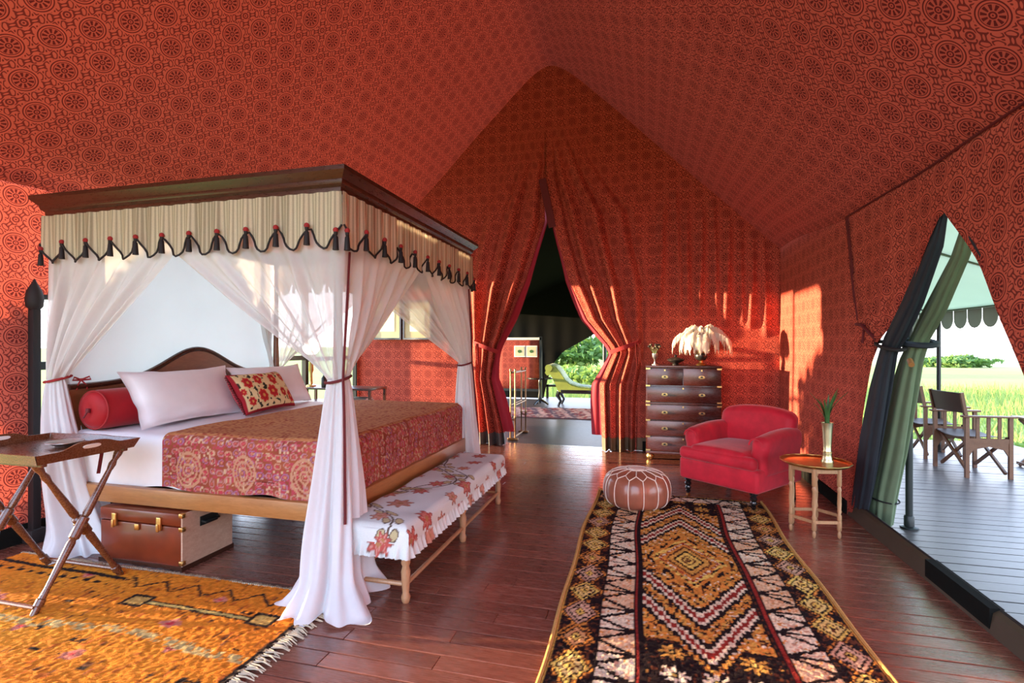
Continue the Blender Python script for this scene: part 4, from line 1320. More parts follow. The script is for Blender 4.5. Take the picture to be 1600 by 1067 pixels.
BLK, BRN, GLD, ORG, YEL, CRM, RED, PNK = [np.array(q) for q in ((.016, .009, .010), (.12, .036, .016), (.72, .38, .08), (.70, .27, .05), (.86, .60, .14), (.86, .74, .54), (.30, .03, .022), (.66, .38, .25))]
def moroccan(x, y, W, H):
    """x across, y from the camera end; metres, already snapped to knots"""
    xc = np.abs(x - W / 2); half = W / 2
    e = half - xc                          # distance in from the long edge
    side = x > W / 2
    c = np.broadcast_to(BLK, x.shape + (3,)).copy()
    def put(m, q): c[m] = q
    nz = hs(np.floor(x / .012), np.floor(y / .012), 3)
    # --- outer border: diamonds on dark
    P = .235
    yy = y + .06 * side
    k = np.floor(yy / P); ly = (yy / P - k - .5) * 2
    lx = (e - .105) / .085
    d = np.abs(lx) + np.abs(ly) * .95
    m1 = (e < .20)
    h = hs(k, k * 0 + side, 4)
    tone = np.where((h > .55)[..., None], YEL, np.where((h > .25)[..., None], ORG, PNK))
    put(m1 & (nz > .72), BRN)
    m = m1 & (d < .98); c[m] = tone[m]
    put(m1 & (d < .80) & (d > .66), BLK)
    m = m1 & (d < .66); c[m] = (tone * .8 + CRM * .2)[m]
    put(m1 & (d < .40) & (d > .28), BRN)
    put(m1 & (d < .28), YEL); put(m1 & (d < .12), BLK)
    put(m1 & (d > 1.12) & (d < 1.26) & (nz > .3), ORG)
    put(m1 & (d < 1.1) & (nz > .95), BLK)
    # --- cream triangles
    P = .20
    k = np.floor(y / P); ly = y / P - k
    m2 = (e >= .20) & (e < .375)
    lx = (e - .20) / .175
    tri = np.abs(ly - .5) * 2
    put(m2, CRM); put(m2 & (nz > .80), PNK); put(m2 & (nz > .95), ORG)
    h2 = hs(k, k * 0 + 2 * side, 9)
    m = m2 & (h2[...] > .62); c[m] = (c[m] * .6 + ORG * .4)
    put(m2 & (np.abs(tri - lx) < .13), BLK)
    put(m2 & ((ly < .05) | (ly > .95)), BLK)
    put(m2 & ((e < .212)), BLK)
    # --- guard stripes
    m3 = (e >= .375) & (e < .425)
    put(m3, BLK); put(m3 & (e > .388) & (e < .398), RED); put(m3 & (e > .408) & (e < .416) & (np.floor(y / .03) % 2 == 0), BRN)
    # --- field
    m4 = e >= .425
    put(m4, ORG)
    yc = y - 2.35                          # centre diamond
    st = .019
    ax = np.floor(xc / st) * st; ay = np.abs(yc)
    D = ax / .275 + ay / .47
    lat = ((np.floor(x / .045) + np.floor(y / .05)) % 2 == 0)
    put(m4 & (nz > .66), GLD)
    put(m4 & lat & (nz < .42), BRN)
    put(m4 & lat & (nz < .24), BLK)
    put(m4 & (~lat) & (nz > .86), CRM)
    def ring(a, b, q): put(m4 & (D >= a) & (D < b), q)
    Dc = xc / .275 + np.abs(yc) / .47
    def ringc(a, b, q): put(m4 & (Dc >= a) & (Dc < b), q)
    ringc(0, 1.0, ORG)
    ringc(0, .14, YEL); ringc(.05, .09, BRN); ringc(.14, .19, BRN); ringc(.19, .30, YEL); ringc(.30, .36, BLK)
    ringc(.36, .47, GLD); ringc(.47, .53, BRN); ringc(.53, .62, ORG)
    ringc(.62, .68, RED); put(m4 & (Dc > .62) & (Dc < .68) & (np.floor((x + y) / .03) % 2 == 0), CRM)
    ringc(.74, .80, BLK); put(m4 & (Dc > .70) & (Dc < .84) & (np.floor((x - y) / .04) % 2 == 0), YEL)
    ringc(.90, 1.0, BLK); put(m4 & (Dc > .88) & (Dc < 1.02) & (np.floor(x / .05) % 2 == 0), ORG)
    for base in (1.34, 2.02):
        ring(base, base + .10, BLK); ring(base + .10, base + .17, CRM); ring(base + .17, base + .27, RED); ring(base + .27, base + .34, CRM); ring(base + .34, base + .44, BLK)
    # dark ends with stars
    m5 = m4 & (D > 2.55) & (np.abs(yc) > .98)
    put(m5, BLK); put(m5 & (nz > .9), BRN)
    P = .17
    sx = ((x - W / 2) / P + .5) % 1 - .5; sy = (y / P) % 1 - .5
    an = np.arctan2(sy, sx); rr = np.hypot(sx, sy)
    star = rr < .26 + .12 * np.cos(an * 8)
    put(m5 & star, GLD); put(m5 & (rr < .12), BLK); put(m5 & (rr < .06), YEL)
    hh = hs(np.floor((x - W / 2) / P + .5), np.floor(y / P), 2)
    m = m5 & star & (hh > .7) & (rr > .12); c[m] = CRM
    # end borders
    for ed in (y, H - y):
        put((ed < .05), BLK); put((ed > .012) & (ed < .022), GLD)
        m6 = (ed >= .05) & (ed < .20) & (e > .20)
        kx = np.floor(x / .2); lx = x / .2 - kx
        put(m6, CRM); put(m6 & (nz > .7), PNK)
        put(m6 & (np.abs(np.abs(lx - .5) * 2 - (ed - .05) / .15) < .12), BLK); put(m6 & ((ed < .062) | (ed > .188)), BLK)
    put(e < .018, GLD)
    return c
rt, RW, RH = grow('patterned_rug', 'long dark gold rug with diamond medallions in front of the armchair', -.445, .975, 1.15, 5.00, .0095, moroccan, 3, .014)
for sg in (-1, 1):
    mb = MB()
    mb.tube([(sg * (RW / 2 + .004) + .014 * math.sin(y * 2.2 + 3) + .007 * math.sin(y * 5.1), y, .012) for y in np.linspace(-RH / 2, RH / 2, 60)], .011, 6)
    obj('selvedge', mb, M['gold_edge'], rt)
mb = MB()
for k in range(14):
    a = rng.uniform(0, 6)
    mb.tube([(-RW / 2 + .02 + .01 * k % .05, RH / 2, .012), (-RW / 2 - .01 + .006 * k, RH / 2 + .05 + .02 * math.sin(a), .03 * math.sin(a) ** 2 + .008)], [.007, .003], 5)
o = obj('corner_tuft', mb, M['gold_edge'], rt); o['kind'] = 'stuff'

OMOT = []
_r = random.Random(21)
for k in range(60):
    OMOT.append((_r.uniform(.1, 2.5), _r.uniform(.1, 1.95), _r.choice(['bow', 'dash', 'dash', 'bow', 'cross', 'pink']), _r.uniform(.6, 1.2)))
def orange(x, y, W, H):
    ab = vn(y * 2.2 + x * .3, x * .25, 5)                  # dye drifts from row to row
    c = lerp3((.70, .17, .016), (.80, .31, .03), .5 + .5 * vn(x * 1.2, y * 3.5, 4))
    c = c * (1 + .10 * ab)[..., None]
    nz = hs(np.floor(x / .012), np.floor(y / .035), 7)
    c[nz > .90] = (.50, .12, .02)
    c[nz > .965] = (.16, .055, .02)
    def blk(m): c[m] = (.03, .018, .014)
    for (mx, my, kd, s) in OMOT:
        dx, dy = (x - mx) / s, (y - my) / s
        if kd == 'bow':
            m = (np.abs(dx) < .055) & (np.abs(dy) < .018 + .35 * (np.abs(dx) - .012).clip(0, .05)) & ~((np.abs(dx) < .010) & (np.abs(dy) < .006)); blk(m)
        elif kd == 'dash':
            blk((np.abs(dx) < .03) & (np.abs(dy) < .010))
        elif kd == 'cross':
            blk((np.abs(dx) < .008) & (np.abs(dy) < .035) | (np.abs(dy) < .008) & (np.abs(dx) < .03))
        else:
            m = (np.abs(dx) + np.abs(dy) * 1.4 < .06); c[m] = (.62, .20, .14)
            m = (np.abs(dx) + np.abs(dy) * 1.4 < .025); c[m] = (.60, .05, .06)
    def seg(xa, ya, xb, yb, w):
        d = np.array((xb - xa, yb - ya)); Ln = np.hypot(*d); d = d / Ln
        t = (x - xa) * d[0] + (y - ya) * d[1]; n = np.abs(-(x - xa) * d[1] + (y - ya) * d[0])
        return (t > 0) & (t < Ln) & (n < w)
    # the long double-headed arrow figure
    for (xa, xb, yy_) in ((1.36, 2.16, 1.50), (.35, 1.0, 1.92), (.3, 1.2, .75)):
        blk(seg(xa, yy_, xb, yy_ - .02, .021)); c[seg(xa, yy_, xb, yy_ - .02, .009)] = (.55, .40, .13)
        for xe in (xa, xb):
            m = (np.abs(x - xe) < .075) & (np.abs(y - yy_) < .055); blk(m)
            c[(np.abs(x - xe) < .055) & (np.abs(y - yy_) < .038)] = (.60, .36, .10)
    # greenish worn band
    m = (np.abs(y - 1.22 - .03 * np.sin(x * 5)) < .028) & (nz > .35); c[m] = (.50, .36, .15)
    m = (np.abs(y - .55 - .03 * np.sin(x * 4)) < .02) & (nz > .5); c[m] = (.55, .38, .22)
    # zigzag near the back edge
    zg = y - (H - .16) - .05 * (np.abs(((x / .22) % 1) - .5) * 4 - 1)
    blk((np.abs(zg) < .010) & (x > 1.05))
    blk((np.abs(y - (H - .13)) < .012) & (x < 1.05)); blk((np.abs(y - (H - .20)) < .016) & (x < 1.0) & (np.floor(x / .045) % 2 == 0))
    ed = W - x
    blk((ed < .05) & (ed > .036)); m = (ed < .036); c[m] = (.52, .40, .26); blk((ed < .028) & (np.floor(y / .025) % 2 == 0))
    m = (H - y) < .02; c[m] = (.62, .50, .34)
    return c
ot, OW, OH = grow('orange_rug', 'bright orange wool rug with small dark motifs under the tray table', -4.05, -1.66, .70, 2.53, .0105, orange, 6, .010)
mb = MB()
for k in range(150):
    y = -OH / 2 + OH * k / 149
    a = rng.uniform(-.5, .5); Lf = rng.uniform(.045, .085)
    mb.tube([(OW / 2 - .005, y, .014), (OW / 2 + Lf * .5, y + a * .02, .016), (OW / 2 + Lf, y + a * .05, .004)], [.005, .0045, .003], 4)
o = obj('fringe', mb, M['fringe'], ot); o['kind'] = 'stuff'
mb = MB()
for k in range(170):
    x = -OW / 2 + OW * k / 169
    Lf = rng.uniform(.012, .03)
    mb.tube([(x, OH / 2 - .01, .014), (x + rng.uniform(-.01, .01), OH / 2 + Lf, .006)], [.006, .004], 4)
o = obj('back_fringe', mb, M['fringe'], ot); o['kind'] = 'stuff'

# ================================================================== butler's tray table
t = thing('tray_table', 'dark wooden butler tray on crossed folding legs by the bed', 'table', (-3.34, 2.19, 0))
TX, TY, TZ = .33, .245, .80
tr = obj('tray_base', MB().box(-TX, TX, -TY, TY, TZ, TZ + .012), M['tray_wood'], t, False)
def tray_side(ax, sgn):
    """gallery with a raised hump and hand hole, splayed outwards"""
    Lh = (TY if ax == 'x' else TX)
    N = 36
    ys = np.linspace(-Lh, Lh, N + 1)
    hgt = lambda s: .042 + hump * math.exp(-(s / .11) ** 4)
    vs, fs = [], []
    for s in ys:
        e = 1 + .05 * 0
        for (o_, z) in ((0, 0), (.024, hgt(s)), (.036, hgt(s)), (.012, -.012)):
            a = s * (1 + o_ * .9 / Lh * 1.0)
            p = (sgn * (TX + o_), a, TZ + z) if ax == 'x' else (a, sgn * (TY + o_), TZ + z)
            vs.append(p)
    for i in range(N):
        for k in range(4):
            # leave the hand hole out of both skins
            if abs((ys[i] + ys[i + 1]) / 2) < .052 and False: continue
            fs.append((i * 4 + k, i * 4 + (k + 1) % 4, (i + 1) * 4 + (k + 1) % 4, (i + 1) * 4 + k))
    fs += [(0, 1, 2, 3), tuple(N * 4 + k for k in (3, 2, 1, 0))]
    return MB().add(vs, fs)
for ax, sg in (('x', 1), ('x', -1), ('y', 1), ('y', -1)):
    hump = .032 if ax == 'x' else .006
    s_ = obj('tray_side', tray_side(ax, sg), M['tray_wood'], t)
    if ax == 'y': continue
    # oval hand hole with its pale rim
    pts = []
    for a in np.linspace(0, 2 * PI, 25)[:-1]:
        q = .048 * (abs(math.cos(a)) ** .6) * (1 if math.cos(a) > 0 else -1); w = .62 + .17 * math.sin(a)
        o_, z = .024 * w + .006, .058 * w + .012
        pts.append((sg * (TX + o_ + .008), q, TZ + z - .003) if ax == 'x' else (q, sg * (TY + o_ + .008), TZ + z - .003))
    k = len(pts)
    cx = [sum(p[i] for p in pts) / k for i in range(3)]
    nrm = Vector((sg * .75, 0, -.5)) if ax == 'x' else Vector((0, sg * .75, -.5))
    vs = [Vector(p) + nrm * .004 for p in pts] + [Vector(p) - nrm * .018 for p in pts]
    mbh = MB().add(vs, [tuple(range(k)), tuple(range(k, 2 * k))[::-1]] + [(i, (i + 1) % k, k + (i + 1) % k, k + i) for i in range(k)])
    obj('hand_hole', mbh, M['white_paint'], s_)
lp = [(0, .012), (.02, .017), (.06, .017), (.065, .022), (.10, .022), (.105, .017), (.16, .014), (.30, .018), (.41, .021), (.43, .016), (.44, .026), (.56, .026), (.57, .016), (.59, .021), (.72, .018), (.86, .014), (.90, .02), (.93, .014), (.97, .022), (1, .022)]
for x in (.28, -.30):
    a = obj('leg', MB().turned((x + .012, -.25, 0), (x + .012, .21, TZ - .02), lp, 12), M['tray_wood'], t)
    b = obj('leg', MB().turned((x - .022, .25, 0), (x - .022, -.21, TZ - .02), lp, 12), M['tray_wood'], t)
    obj('pivot', MB().tube([(x - .04, -.005, .40), (x + .04, -.005, .40)], .009, 8), M['brass'], a)
obj('stretcher', MB().tube([(-.32, .235, .05), (.26, .235, .05)], .011, 8), M['tray_wood'], t)
obj('stretcher', MB().tube([(-.30, -.235, .05), (.29, -.235, .05)], .011, 8), M['tray_wood'], t)
obj('top_bar', MB().rbox(0, .215, TZ - .016, .66, .03, .028, .006, 2), M['tray_wood'], t)
obj('top_bar', MB().rbox(0, -.215, TZ - .016, .66, .03, .028, .006, 2), M['tray_wood'], t)
obj('webbing', MB().beam((.27, .12, TZ - .025), (.27, .10, TZ - .14), .02, .004, up=(1, 0, 0)), M['maroon'], t, False)
t2 = thing('metal_dish', 'small polished metal dish on the wooden tray', 'dish', (-3.30, 2.27, .812))
obj('bowl', MB().lathe([(0, 0), (.04, 0), (.045, .006), (.085, .022), (.09, .024), (.088, .028), (.045, .012), (0, .010)], 24), M['silver'], t2)
obj('rim', MB().tube([(.089 * math.cos(a), .089 * math.sin(a), .026) for a in np.linspace(0, 2 * PI, 25)[:-1]], .0035, 6, closed=True), M['silver'], t2)

# carved post by the window
t = thing('carved_post', 'dark carved post with pointed top beside the bed head window', 'post', (-4.22, 2.705, 0))
obj('shaft', MB().box(-.028, .028, -.026, .026, 0, 1.66, ch=.006), M['black'], t)
obj('finial', MB().lathe([(.03, 1.655), (.05, 1.68), (.055, 1.73), (.045, 1.79), (.02, 1.84), (.004, 1.875), (0, 1.875)], 10), M['black'], t)
obj('base', MB().box(-.05, .05, -.05, .05, 0, .10, ch=.01), M['black'], t)

# ================================================================== far side of the bed: table, lamp, pictures
t = thing('bedside_table', 'slim dark-edged side table with a shelf beyond the bed', 'table', (-3.62, 5.62, 0))
obj('top', MB().box(-.52, .50, -.2, .2, .87, .895, ch=.004), M['dark_wood'], t)
for x in (-.50, .48):
    for y in (-.18, .18): obj('leg', MB().box(x - .014, x + .014, y - .014, y + .014, 0, .87), M['dark_wood'], t, False)
obj('shelf', MB().box(-.5, .48, -.19, .19, .70, .715), M['dark_wood'], t, False)
t = thing('book', 'pale book lying on the shelf of the far side table', 'book', (-3.32, 5.55, .7155))
obj('cover', MB().box(-.12, .12, -.09, .09, 0, .035, ch=.003), M['white_paint'], t); obj('pages', MB().box(-.115, .122, -.085, .085, .004, .031), M['linen'], t, False)
t = thing('book', 'grey book on top of the pale book on the far side table shelf', 'book', (-3.32, 5.55, .751))
obj('cover', MB().box(-.11, .11, -.08, .08, 0, .028, ch=.003), M['grey_pvc'], t); obj('pages', MB().box(-.105, .112, -.075, .075, .003, .025), M['linen'], t, False)
t = thing('table_lamp', 'glowing globe lamp on the side table seen through the net', 'lamp', (-4.03, 5.58, .8955))
obj('base', MB().lathe([(.06, 0), (.06, .015), (.02, .03), (.015, .16), (.03, .2), (.02, .36), (.04, .40)], 16), M['brass'], t)
obj('globe', MB().lathe([(.02, .39)] + [(.10 * math.sin(a), .49 - .10 * math.cos(a)) for a in np.linspace(.25, PI - .02, 12)], 20), M['lamp_glass'], t)
ll = bpy.data.lights.new('lamp_bulb', 'POINT'); ll.energy = 190; ll.color = (1, .72, .42); ll.shadow_soft_size = .1
lo = bpy.data.objects.new('lamp_bulb', ll); lo.location = (0, 0, .49); link(lo, t)
t = thing('small_bottle', 'small dark bottle with white neck by the bed head post', 'bottle', (-3.98, 5.40 + .08, .8955))
obj('body', MB().lathe([(.03, 0), (.032, .01), (.032, .11), (.012, .14), (.012, .17)], 14, c=(.2, 0, 0)), M['ceramic'], t)
obj('stopper', MB().lathe([(.014, .17), (.016, .175), (.016, .20), (0, .205)], 12, c=(.2, 0, 0)), M['white_paint'], t)
for x, lab in ((-3.77, 'framed cream picture on the back wall behind the net, nearer the corner'), (-3.28, 'framed cream picture on the back wall behind the net, nearer the doorway')):
    t = thing('framed_picture', lab, 'picture', (x, YB - .05, 1.49))
    mb = MB(); w, h = .23, .58
    for q in ((-w, w, 0, .025), (-w, w, h - .025, h)): mb.box(q[0], q[1], -.02, .02, q[2], q[3])
    for q in (-w, w - .025): mb.box(q, q + .025, -.02, .02, .025, h - .025)
    obj('frame', mb, M['black_gloss'], t, False)
    obj('mount', MB().box(-w + .025, w - .025, -.008, .01, .025, h - .025), M['paper'], t, False)
    obj('drawing', MB().box(-.12, .12, -.011, -.008, .12, h - .12), M['pale_brass'], t, False)

# ================================================================== towel rack in the doorway
t = thing('towel_rack', 'brass towel rack standing just inside the doorway', 'rack', (-1.90, 7.75, 0))
for (x, y) in ((-.05, -.34), (.02, -.34), (-.05, .34), (.02, .34)):
    obj('post', MB().turned((x, y, .03), (x, y, 1.06), [(0, .012), (.28, .012), (.29, .018), (.31, .018), (.32, .011), (.96, .011), (.965, .018), (.99, .016), (1, .004)], 10), M['old_brass'], t)
for z in (.52, 1.00):
    for x in (-.05, .02): obj('rail', MB().tube([(x, -.34, z), (x, .34, z)], .010, 8), M['old_brass'], t)
for y in (-.34, .34):
    obj('foot', MB().rbox(-.015, y, .018, .16, .04, .034, .008, 2), M['old_brass'], t)
    for z in (.30, 1.0): obj('cross_bar', MB().tube([(-.05, y, z), (.02, y, z)], .009, 8), M['old_brass'], t)
obj('base_rail', MB().tube([(-.015, -.34, .03), (-.015, .34, .03)], .011, 8), M['old_brass'], t)

# far rug and chaise
def farpat(x, y, W, H):
    c = np.broadcast_to(np.array((.20, .05, .05)), x.shape + (3,)).copy()
    k = np.floor((x + y * .3) / .12)
    c[(k % 3 == 0)] = (.10, .06, .08); c[(k % 4 == 1)] = (.36, .20, .18)
    h = hs(np.floor(x / .06), np.floor(y / .06), 3); c[h > .8] = (.40, .26, .22); c[h < .15] = (.05, .03, .05)
    b = np.minimum(np.minimum(x, W - x), np.minimum(y, H - y)); c[b < .06] = (.06, .03, .04)
    return c
grow('striped_rug', 'dull red striped rug on the floor of the far room', -3.5, .1, 9.75, 11.4, .03, farpat, 2, .01)
t = thing('chaise_longue', 'green tufted chaise longue with dark carved legs in the far room', 'chaise', (-1.35, 12.1, 0))
sec = [(-.88, .92), (-.80, .97), (-.68, .93), (-.56, .80), (-.46, .64), (-.34, .54), (-.15, .48), (.1, .455), (.5, .45), (.98, .45)]
def chz(x): return np.interp(x, [p[0] for p in sec], [p[1] for p in sec])
def ch(U, V):
    x = -.86 + 1.84 * U; y = (V - .5) * .66
    tuft = .016 * np.abs(np.sin((x * 1.5 + y) * 2 * PI / .26)) * np.abs(np.sin((x * 1.5 - y) * 2 * PI / .26))
    return x, y, chz(x) + tuft - .05 * np.abs(V * 2 - 1) ** 6
obj_s = surf('tufted_seat', ch, 90, 40, M['chaise'], t)
poly = [(p[0], p[1]) for p in sec[::-1]] + [(-.90, .86), (-.93, .78), (-.88, .72), (-.80, .74), (-.72, .60), (-.62, .36), (-.5, .32), (.98, .32)]
obj('body', MB().prism(poly[::-1], -.31, .31, Matrix(((1, 0, 0, 0), (0, 0, 1, 0), (0, 1, 0, -.012), (0, 0, 0, 1)))), M['chaise'], t)
obj('base_frame', MB().box(-.56, .99, -.325, .325, .30, .385, ch=.01), M['black_gloss'], t)
obj('scroll', MB().tube([(-.84, -.33, .88), (-.84, .33, .88)], .085, 16), M['chaise'], t)
for x in (-.60, .85):
    for y in (-.25, .25):
        obj('leg', MB().tube([(x, y, .34), (x - .04, y, .24), (x + .03, y, .12), (x - .03, y, .0)], [.06, .05, .03, .028], 8), M['black_gloss'], t)
t = thing('pedestal_table', 'black pedestal table leg standing beside the far red screen', 'table', (-2.42, 11.9, 0))
obj('column', MB().lathe([(.03, .05), (.045, .2), (.025, .3), (.04, .5), (.03, .62)], 12), M['black_gloss'], t)
obj('top', MB().lathe([(.30, .62), (.31, .63), (.31, .65), (0, .65)], 24), M['black_gloss'], t)
for k in range(3):
    a = 2 * PI * k / 3
    obj('foot', MB().tube([(0, 0, .14), (.12 * math.cos(a), .12 * math.sin(a), .08), (.2 * math.cos(a), .2 * math.sin(a), .02)], [.03, .024, .02], 8), M['black_gloss'], t)

# ================================================================== armchair
t = thing('armchair', 'red velvet armchair with rolled arms on black turned legs', 'armchair', (.83, 5.12, 0), R(-39))
t.scale = (1.08, 1.05, 1.03)
def seat_fn(x, y, z): return (x, y, z + .012 * math.cos(x * 4) * (1 if z > 0 else .2))
obj('base', MB().rbox(0, .0, .265, .70, .74, .19, .03, 3, mid=2), M['velvet'], t)
sc_ = obj('seat_cushion', MB().rbox(0, -.075, .415, .50, .62, .13, .05, 4, fn=lambda x, y, z: (x, y, z + (.03 * max(0, math.cos(x * 5)) * max(0, math.cos(y * 4)) if z > 0 else 0)), mid=6), M['velvet'], t)
obj('seat_front', MB().rbox(0, -.355, .405, .68, .09, .11, .045, 4, mid=3), M['velvet'], t)
for sx in (-1, 1):
    def arm(x, y, z, sx=sx):
        k = (y + .30) / .6
        return (x + sx * .012 * (1 if z > .05 else 0), y, z + .02 * math.sin(max(0, min(1, k)) * PI) * (1 if z > 0 else 0) + .03 * k * (1 if z > .05 else 0))
    a = obj('arm', MB().rbox(sx * .292, .035, .44, .135, .64, .34, .062, 5, fn=arm, mid=5), M['velvet'], t)
    mb = MB().tube([(sx * .292 + .056 * math.cos(q), -.288, .545 + .056 * math.sin(q)) for q in np.linspace(0, PI, 12)], .007, 6)
    obj('arm_piping', mb, M['velvet'], a)
def back(x, y, z):
    k = (z + .29) / .58
    top = max(0, k - .6) / .4
    rnd = .05 * (abs(x) / .33) ** 2.5 * top
    return (x * (1 - .02 * k), y + .13 * k - .04 * math.cos(x * 3) * k + (.03 * (abs(x) / .33) ** 2) * -1, z - rnd)
obj('backrest', MB().rbox(0, .25, .515, .67, .16, .58, .07, 5, fn=back, mid=8), M['velvet'], t)
bl = [(0, .010), (.06, .010), (.07, .018), (.14, .022), (.21, .016), (.22, .012), (.26, .022), (.36, .026), (.46, .020), (.47, .014), (.52, .025), (.62, .029), (.72, .022), (.74, .016), (.80, .028), (1, .032)]
for (x, y) in ((-.29, -.32), (.29, -.32)):
    l = obj('leg', MB().turned((x, y, .035), (x, y, .18), bl, 14), M['black_gloss'], t)
    obj('caster', MB().tube([(x - .010, y, .018), (x + .010, y, .018)], .017, 12), M['brass'], l)
for (x, y) in ((-.29, .30), (.29, .30)):
    obj('leg', MB().tube([(x, y + .04, 0), (x, y, .18)], [.02, .03], 8), M['black_gloss'], t)

# ================================================================== leather pouf
t = thing('leather_pouf', 'round brown leather pouf with pale stitching on the rug', 'pouf', (-.083, 4.67, .018))
t.scale = (.97, .97, .93)
NP = 14
PP = [(0, .005), (.20, .0), (.25, .012), (.285, .05), (.298, .11), (.296, .18), (.275, .245), (.235, .285), (.17, .31), (.10, .322), (.05, .326), (.0, .326)]
def ppos(s):
    """smooth profile by arc parameter 0..1 -> (r, z)"""
    q = s * (len(PP) - 1); i = min(int(q), len(PP) - 2); f_ = q - i
    def cr(a, b, c, d, f): return .5 * (2 * b + (c - a) * f + (2 * a - 5 * b + 4 * c - d) * f * f + (3 * b - a - 3 * c + d) * f ** 3)
    g_ = lambda k: PP[max(0, min(len(PP) - 1, k))]
    return max(0, cr(g_(i - 1)[0], g_(i)[0], g_(i + 1)[0], g_(i + 2)[0], f_)), cr(g_(i - 1)[1], g_(i)[1], g_(i + 1)[1], g_(i + 2)[1], f_)
mb = MB().lathe([ppos(s) for s in np.linspace(0, 1, 44)], NP * 8, fn=lambda r, z, a: r * (1 - .022 * (1 - abs(math.sin(a * NP / 2)) ** .5) * (1 if r > .06 else 0)))
obj('body', mb, M['leather'], t)
def seam(ss, aa, rad=.0042):
    pts = []
    for s, a in zip(ss, aa):
        r, z = ppos(s); r2, z2 = ppos(min(1, s + .01)); 
        tx, tz = r2 - r, z2 - z; ln = math.hypot(tx, tz) or 1
        nx, nz = tz / ln, -tx / ln
        k = .985 if r > .06 else 1
        pts.append((math.cos(a) * (r * k + nx * .003), math.sin(a) * (r * k + nx * .003), z + nz * .003))
    return MB().tube(pts, rad, 5)
first = None
for k in range(NP):
    a = 2 * PI * k / NP
    side = seam(np.linspace(.12, .595, 16), [a] * 16)
    obj('side_seam', side, M['stitch'], t)
    for sg in (-1, 1):
        m2 = seam(np.linspace(.595, .675, 6), [a + sg * PI / NP * q for q in np.linspace(0, 1, 6)])
        obj('petal_seam', m2, M['stitch'], t)
    obj('top_seam', seam(np.linspace(.675, .83, 7), [a + PI / NP] * 7), M['stitch'], t)
mb = MB()
r_, z_ = ppos(.83)
mb.tube([(r_ * math.cos(a), r_ * math.sin(a), z_ + .004) for a in np.linspace(0, 2 * PI, 41)[:-1]], .006, 6, closed=True)
obj('top_ring', mb, M['stitch'], t)
mb = MB().lathe([(.07, .325), (.066, .332), (.03, .334), (0, .334)], 24, fn=lambda r, z, a: r * (1 + .12 * math.cos(a * 10)))
obj('top_medallion', mb, M['stitch'], t)

# ================================================================== folding table with brass tray, vase
t = thing('tray_side_table', 'round brass tray table on folding turned legs beside the armchair', 'table', (1.235, 4.36, 0))
t.scale = (.92, .92, 1)
LP = [(0, .007), (.02, .012), (.06, .015), (.10, .010), (.12, .017), (.24, .017), (.25, .010), (.29, .017), (.34, .011), (.50, .016), (.66, .011), (.70, .017), (.74, .010), (.76, .017), (1, .017)]
hexp = [(.195 * math.cos(R(60 * k + 12)), .195 * math.sin(R(60 * k + 12))) for k in range(6)]
for (x, y) in hexp:
    obj('leg', MB().turned((x, y, 0), (x, y, .505), LP, 12), M['pale_wood'], t)
for k in range(6):
    a, b = hexp[k], hexp[(k + 1) % 6]
    obj('lower_rail', MB().beam((a[0], a[1], .115), (b[0], b[1], .115), .014, .022), M['pale_wood'], t, False)
    obj('upper_rail', MB().beam((a[0], a[1], .485), (b[0], b[1], .485), .014, .03), M['pale_wood'], t, False)
tr = obj('tray', MB().lathe([(0, .506), (.225, .506), (.245, .512), (.258, .528), (.252, .530), (.24, .518), (.22, .513), (0, .513)], 48), M['brass'], t)
obj('tray_rim', MB().tube([((.257 + .004 * math.cos(a * 16)) * math.cos(a), (.257 + .004 * math.cos(a * 16)) * math.sin(a), .530) for a in np.linspace(0, 2 * PI, 97)[:-1]], .004, 6, closed=True), M['brass'], tr)
v = thing('brass_vase', 'tall slim brass vase standing on the round tray table', 'vase', (1.335, 4.42, .5135))
obj('body', MB().lathe([(.0, .0), (.043, 0), (.043, .008), (.036, .02), (.030, .06), (.034, .075), (.028, .09), (.030, .14), (.036, .24), (.041, .292), (.044, .30), (.038, .298), (.030, .2), (0, .05)], 28), M['pale_brass'], v)
obj('collar', MB().tube([(.033 * math.cos(a), .033 * math.sin(a), .076) for a in np.linspace(0, 2 * PI, 25)[:-1]], .004, 6, closed=True), M['brass'], v)
pl = thing('leaf_spray', 'spray of stiff green leaves in the tall brass vase', 'plant', (1.335, 4.42, .70))
for k in range(11):
    a = 2 * PI * k / 11 + rng.uniform(-.2, .2); ln = rng.uniform(.22, .36); sp = rng.uniform(.03, .13)
    N = 7; vs = []; fs = []
    for i in range(N + 1):
        s = i / N
        r = .012 + sp * max(0, s - .35) ** 1.6 * 2; z = .05 + ln * s - .02 * s * s
        w = .010 * math.sin(PI * min(1, .12 + s * .88)) ** .7 + .001
        c_, s_ = math.cos(a), math.sin(a)
        for q, dz in ((-1, 0), (0, -.004), (1, 0)):
            vs.append((r * c_ - q * w * s_ + .004 * math.sin(k) * s, r * s_ + q * w * c_, z + dz))
    for i in range(N):
        for q in range(2):
            fs.append((i * 3 + q, i * 3 + q + 1, (i + 1) * 3 + q + 1, (i + 1) * 3 + q))
    obj('leaf', MB().add(vs, fs), M['leaf'], pl)

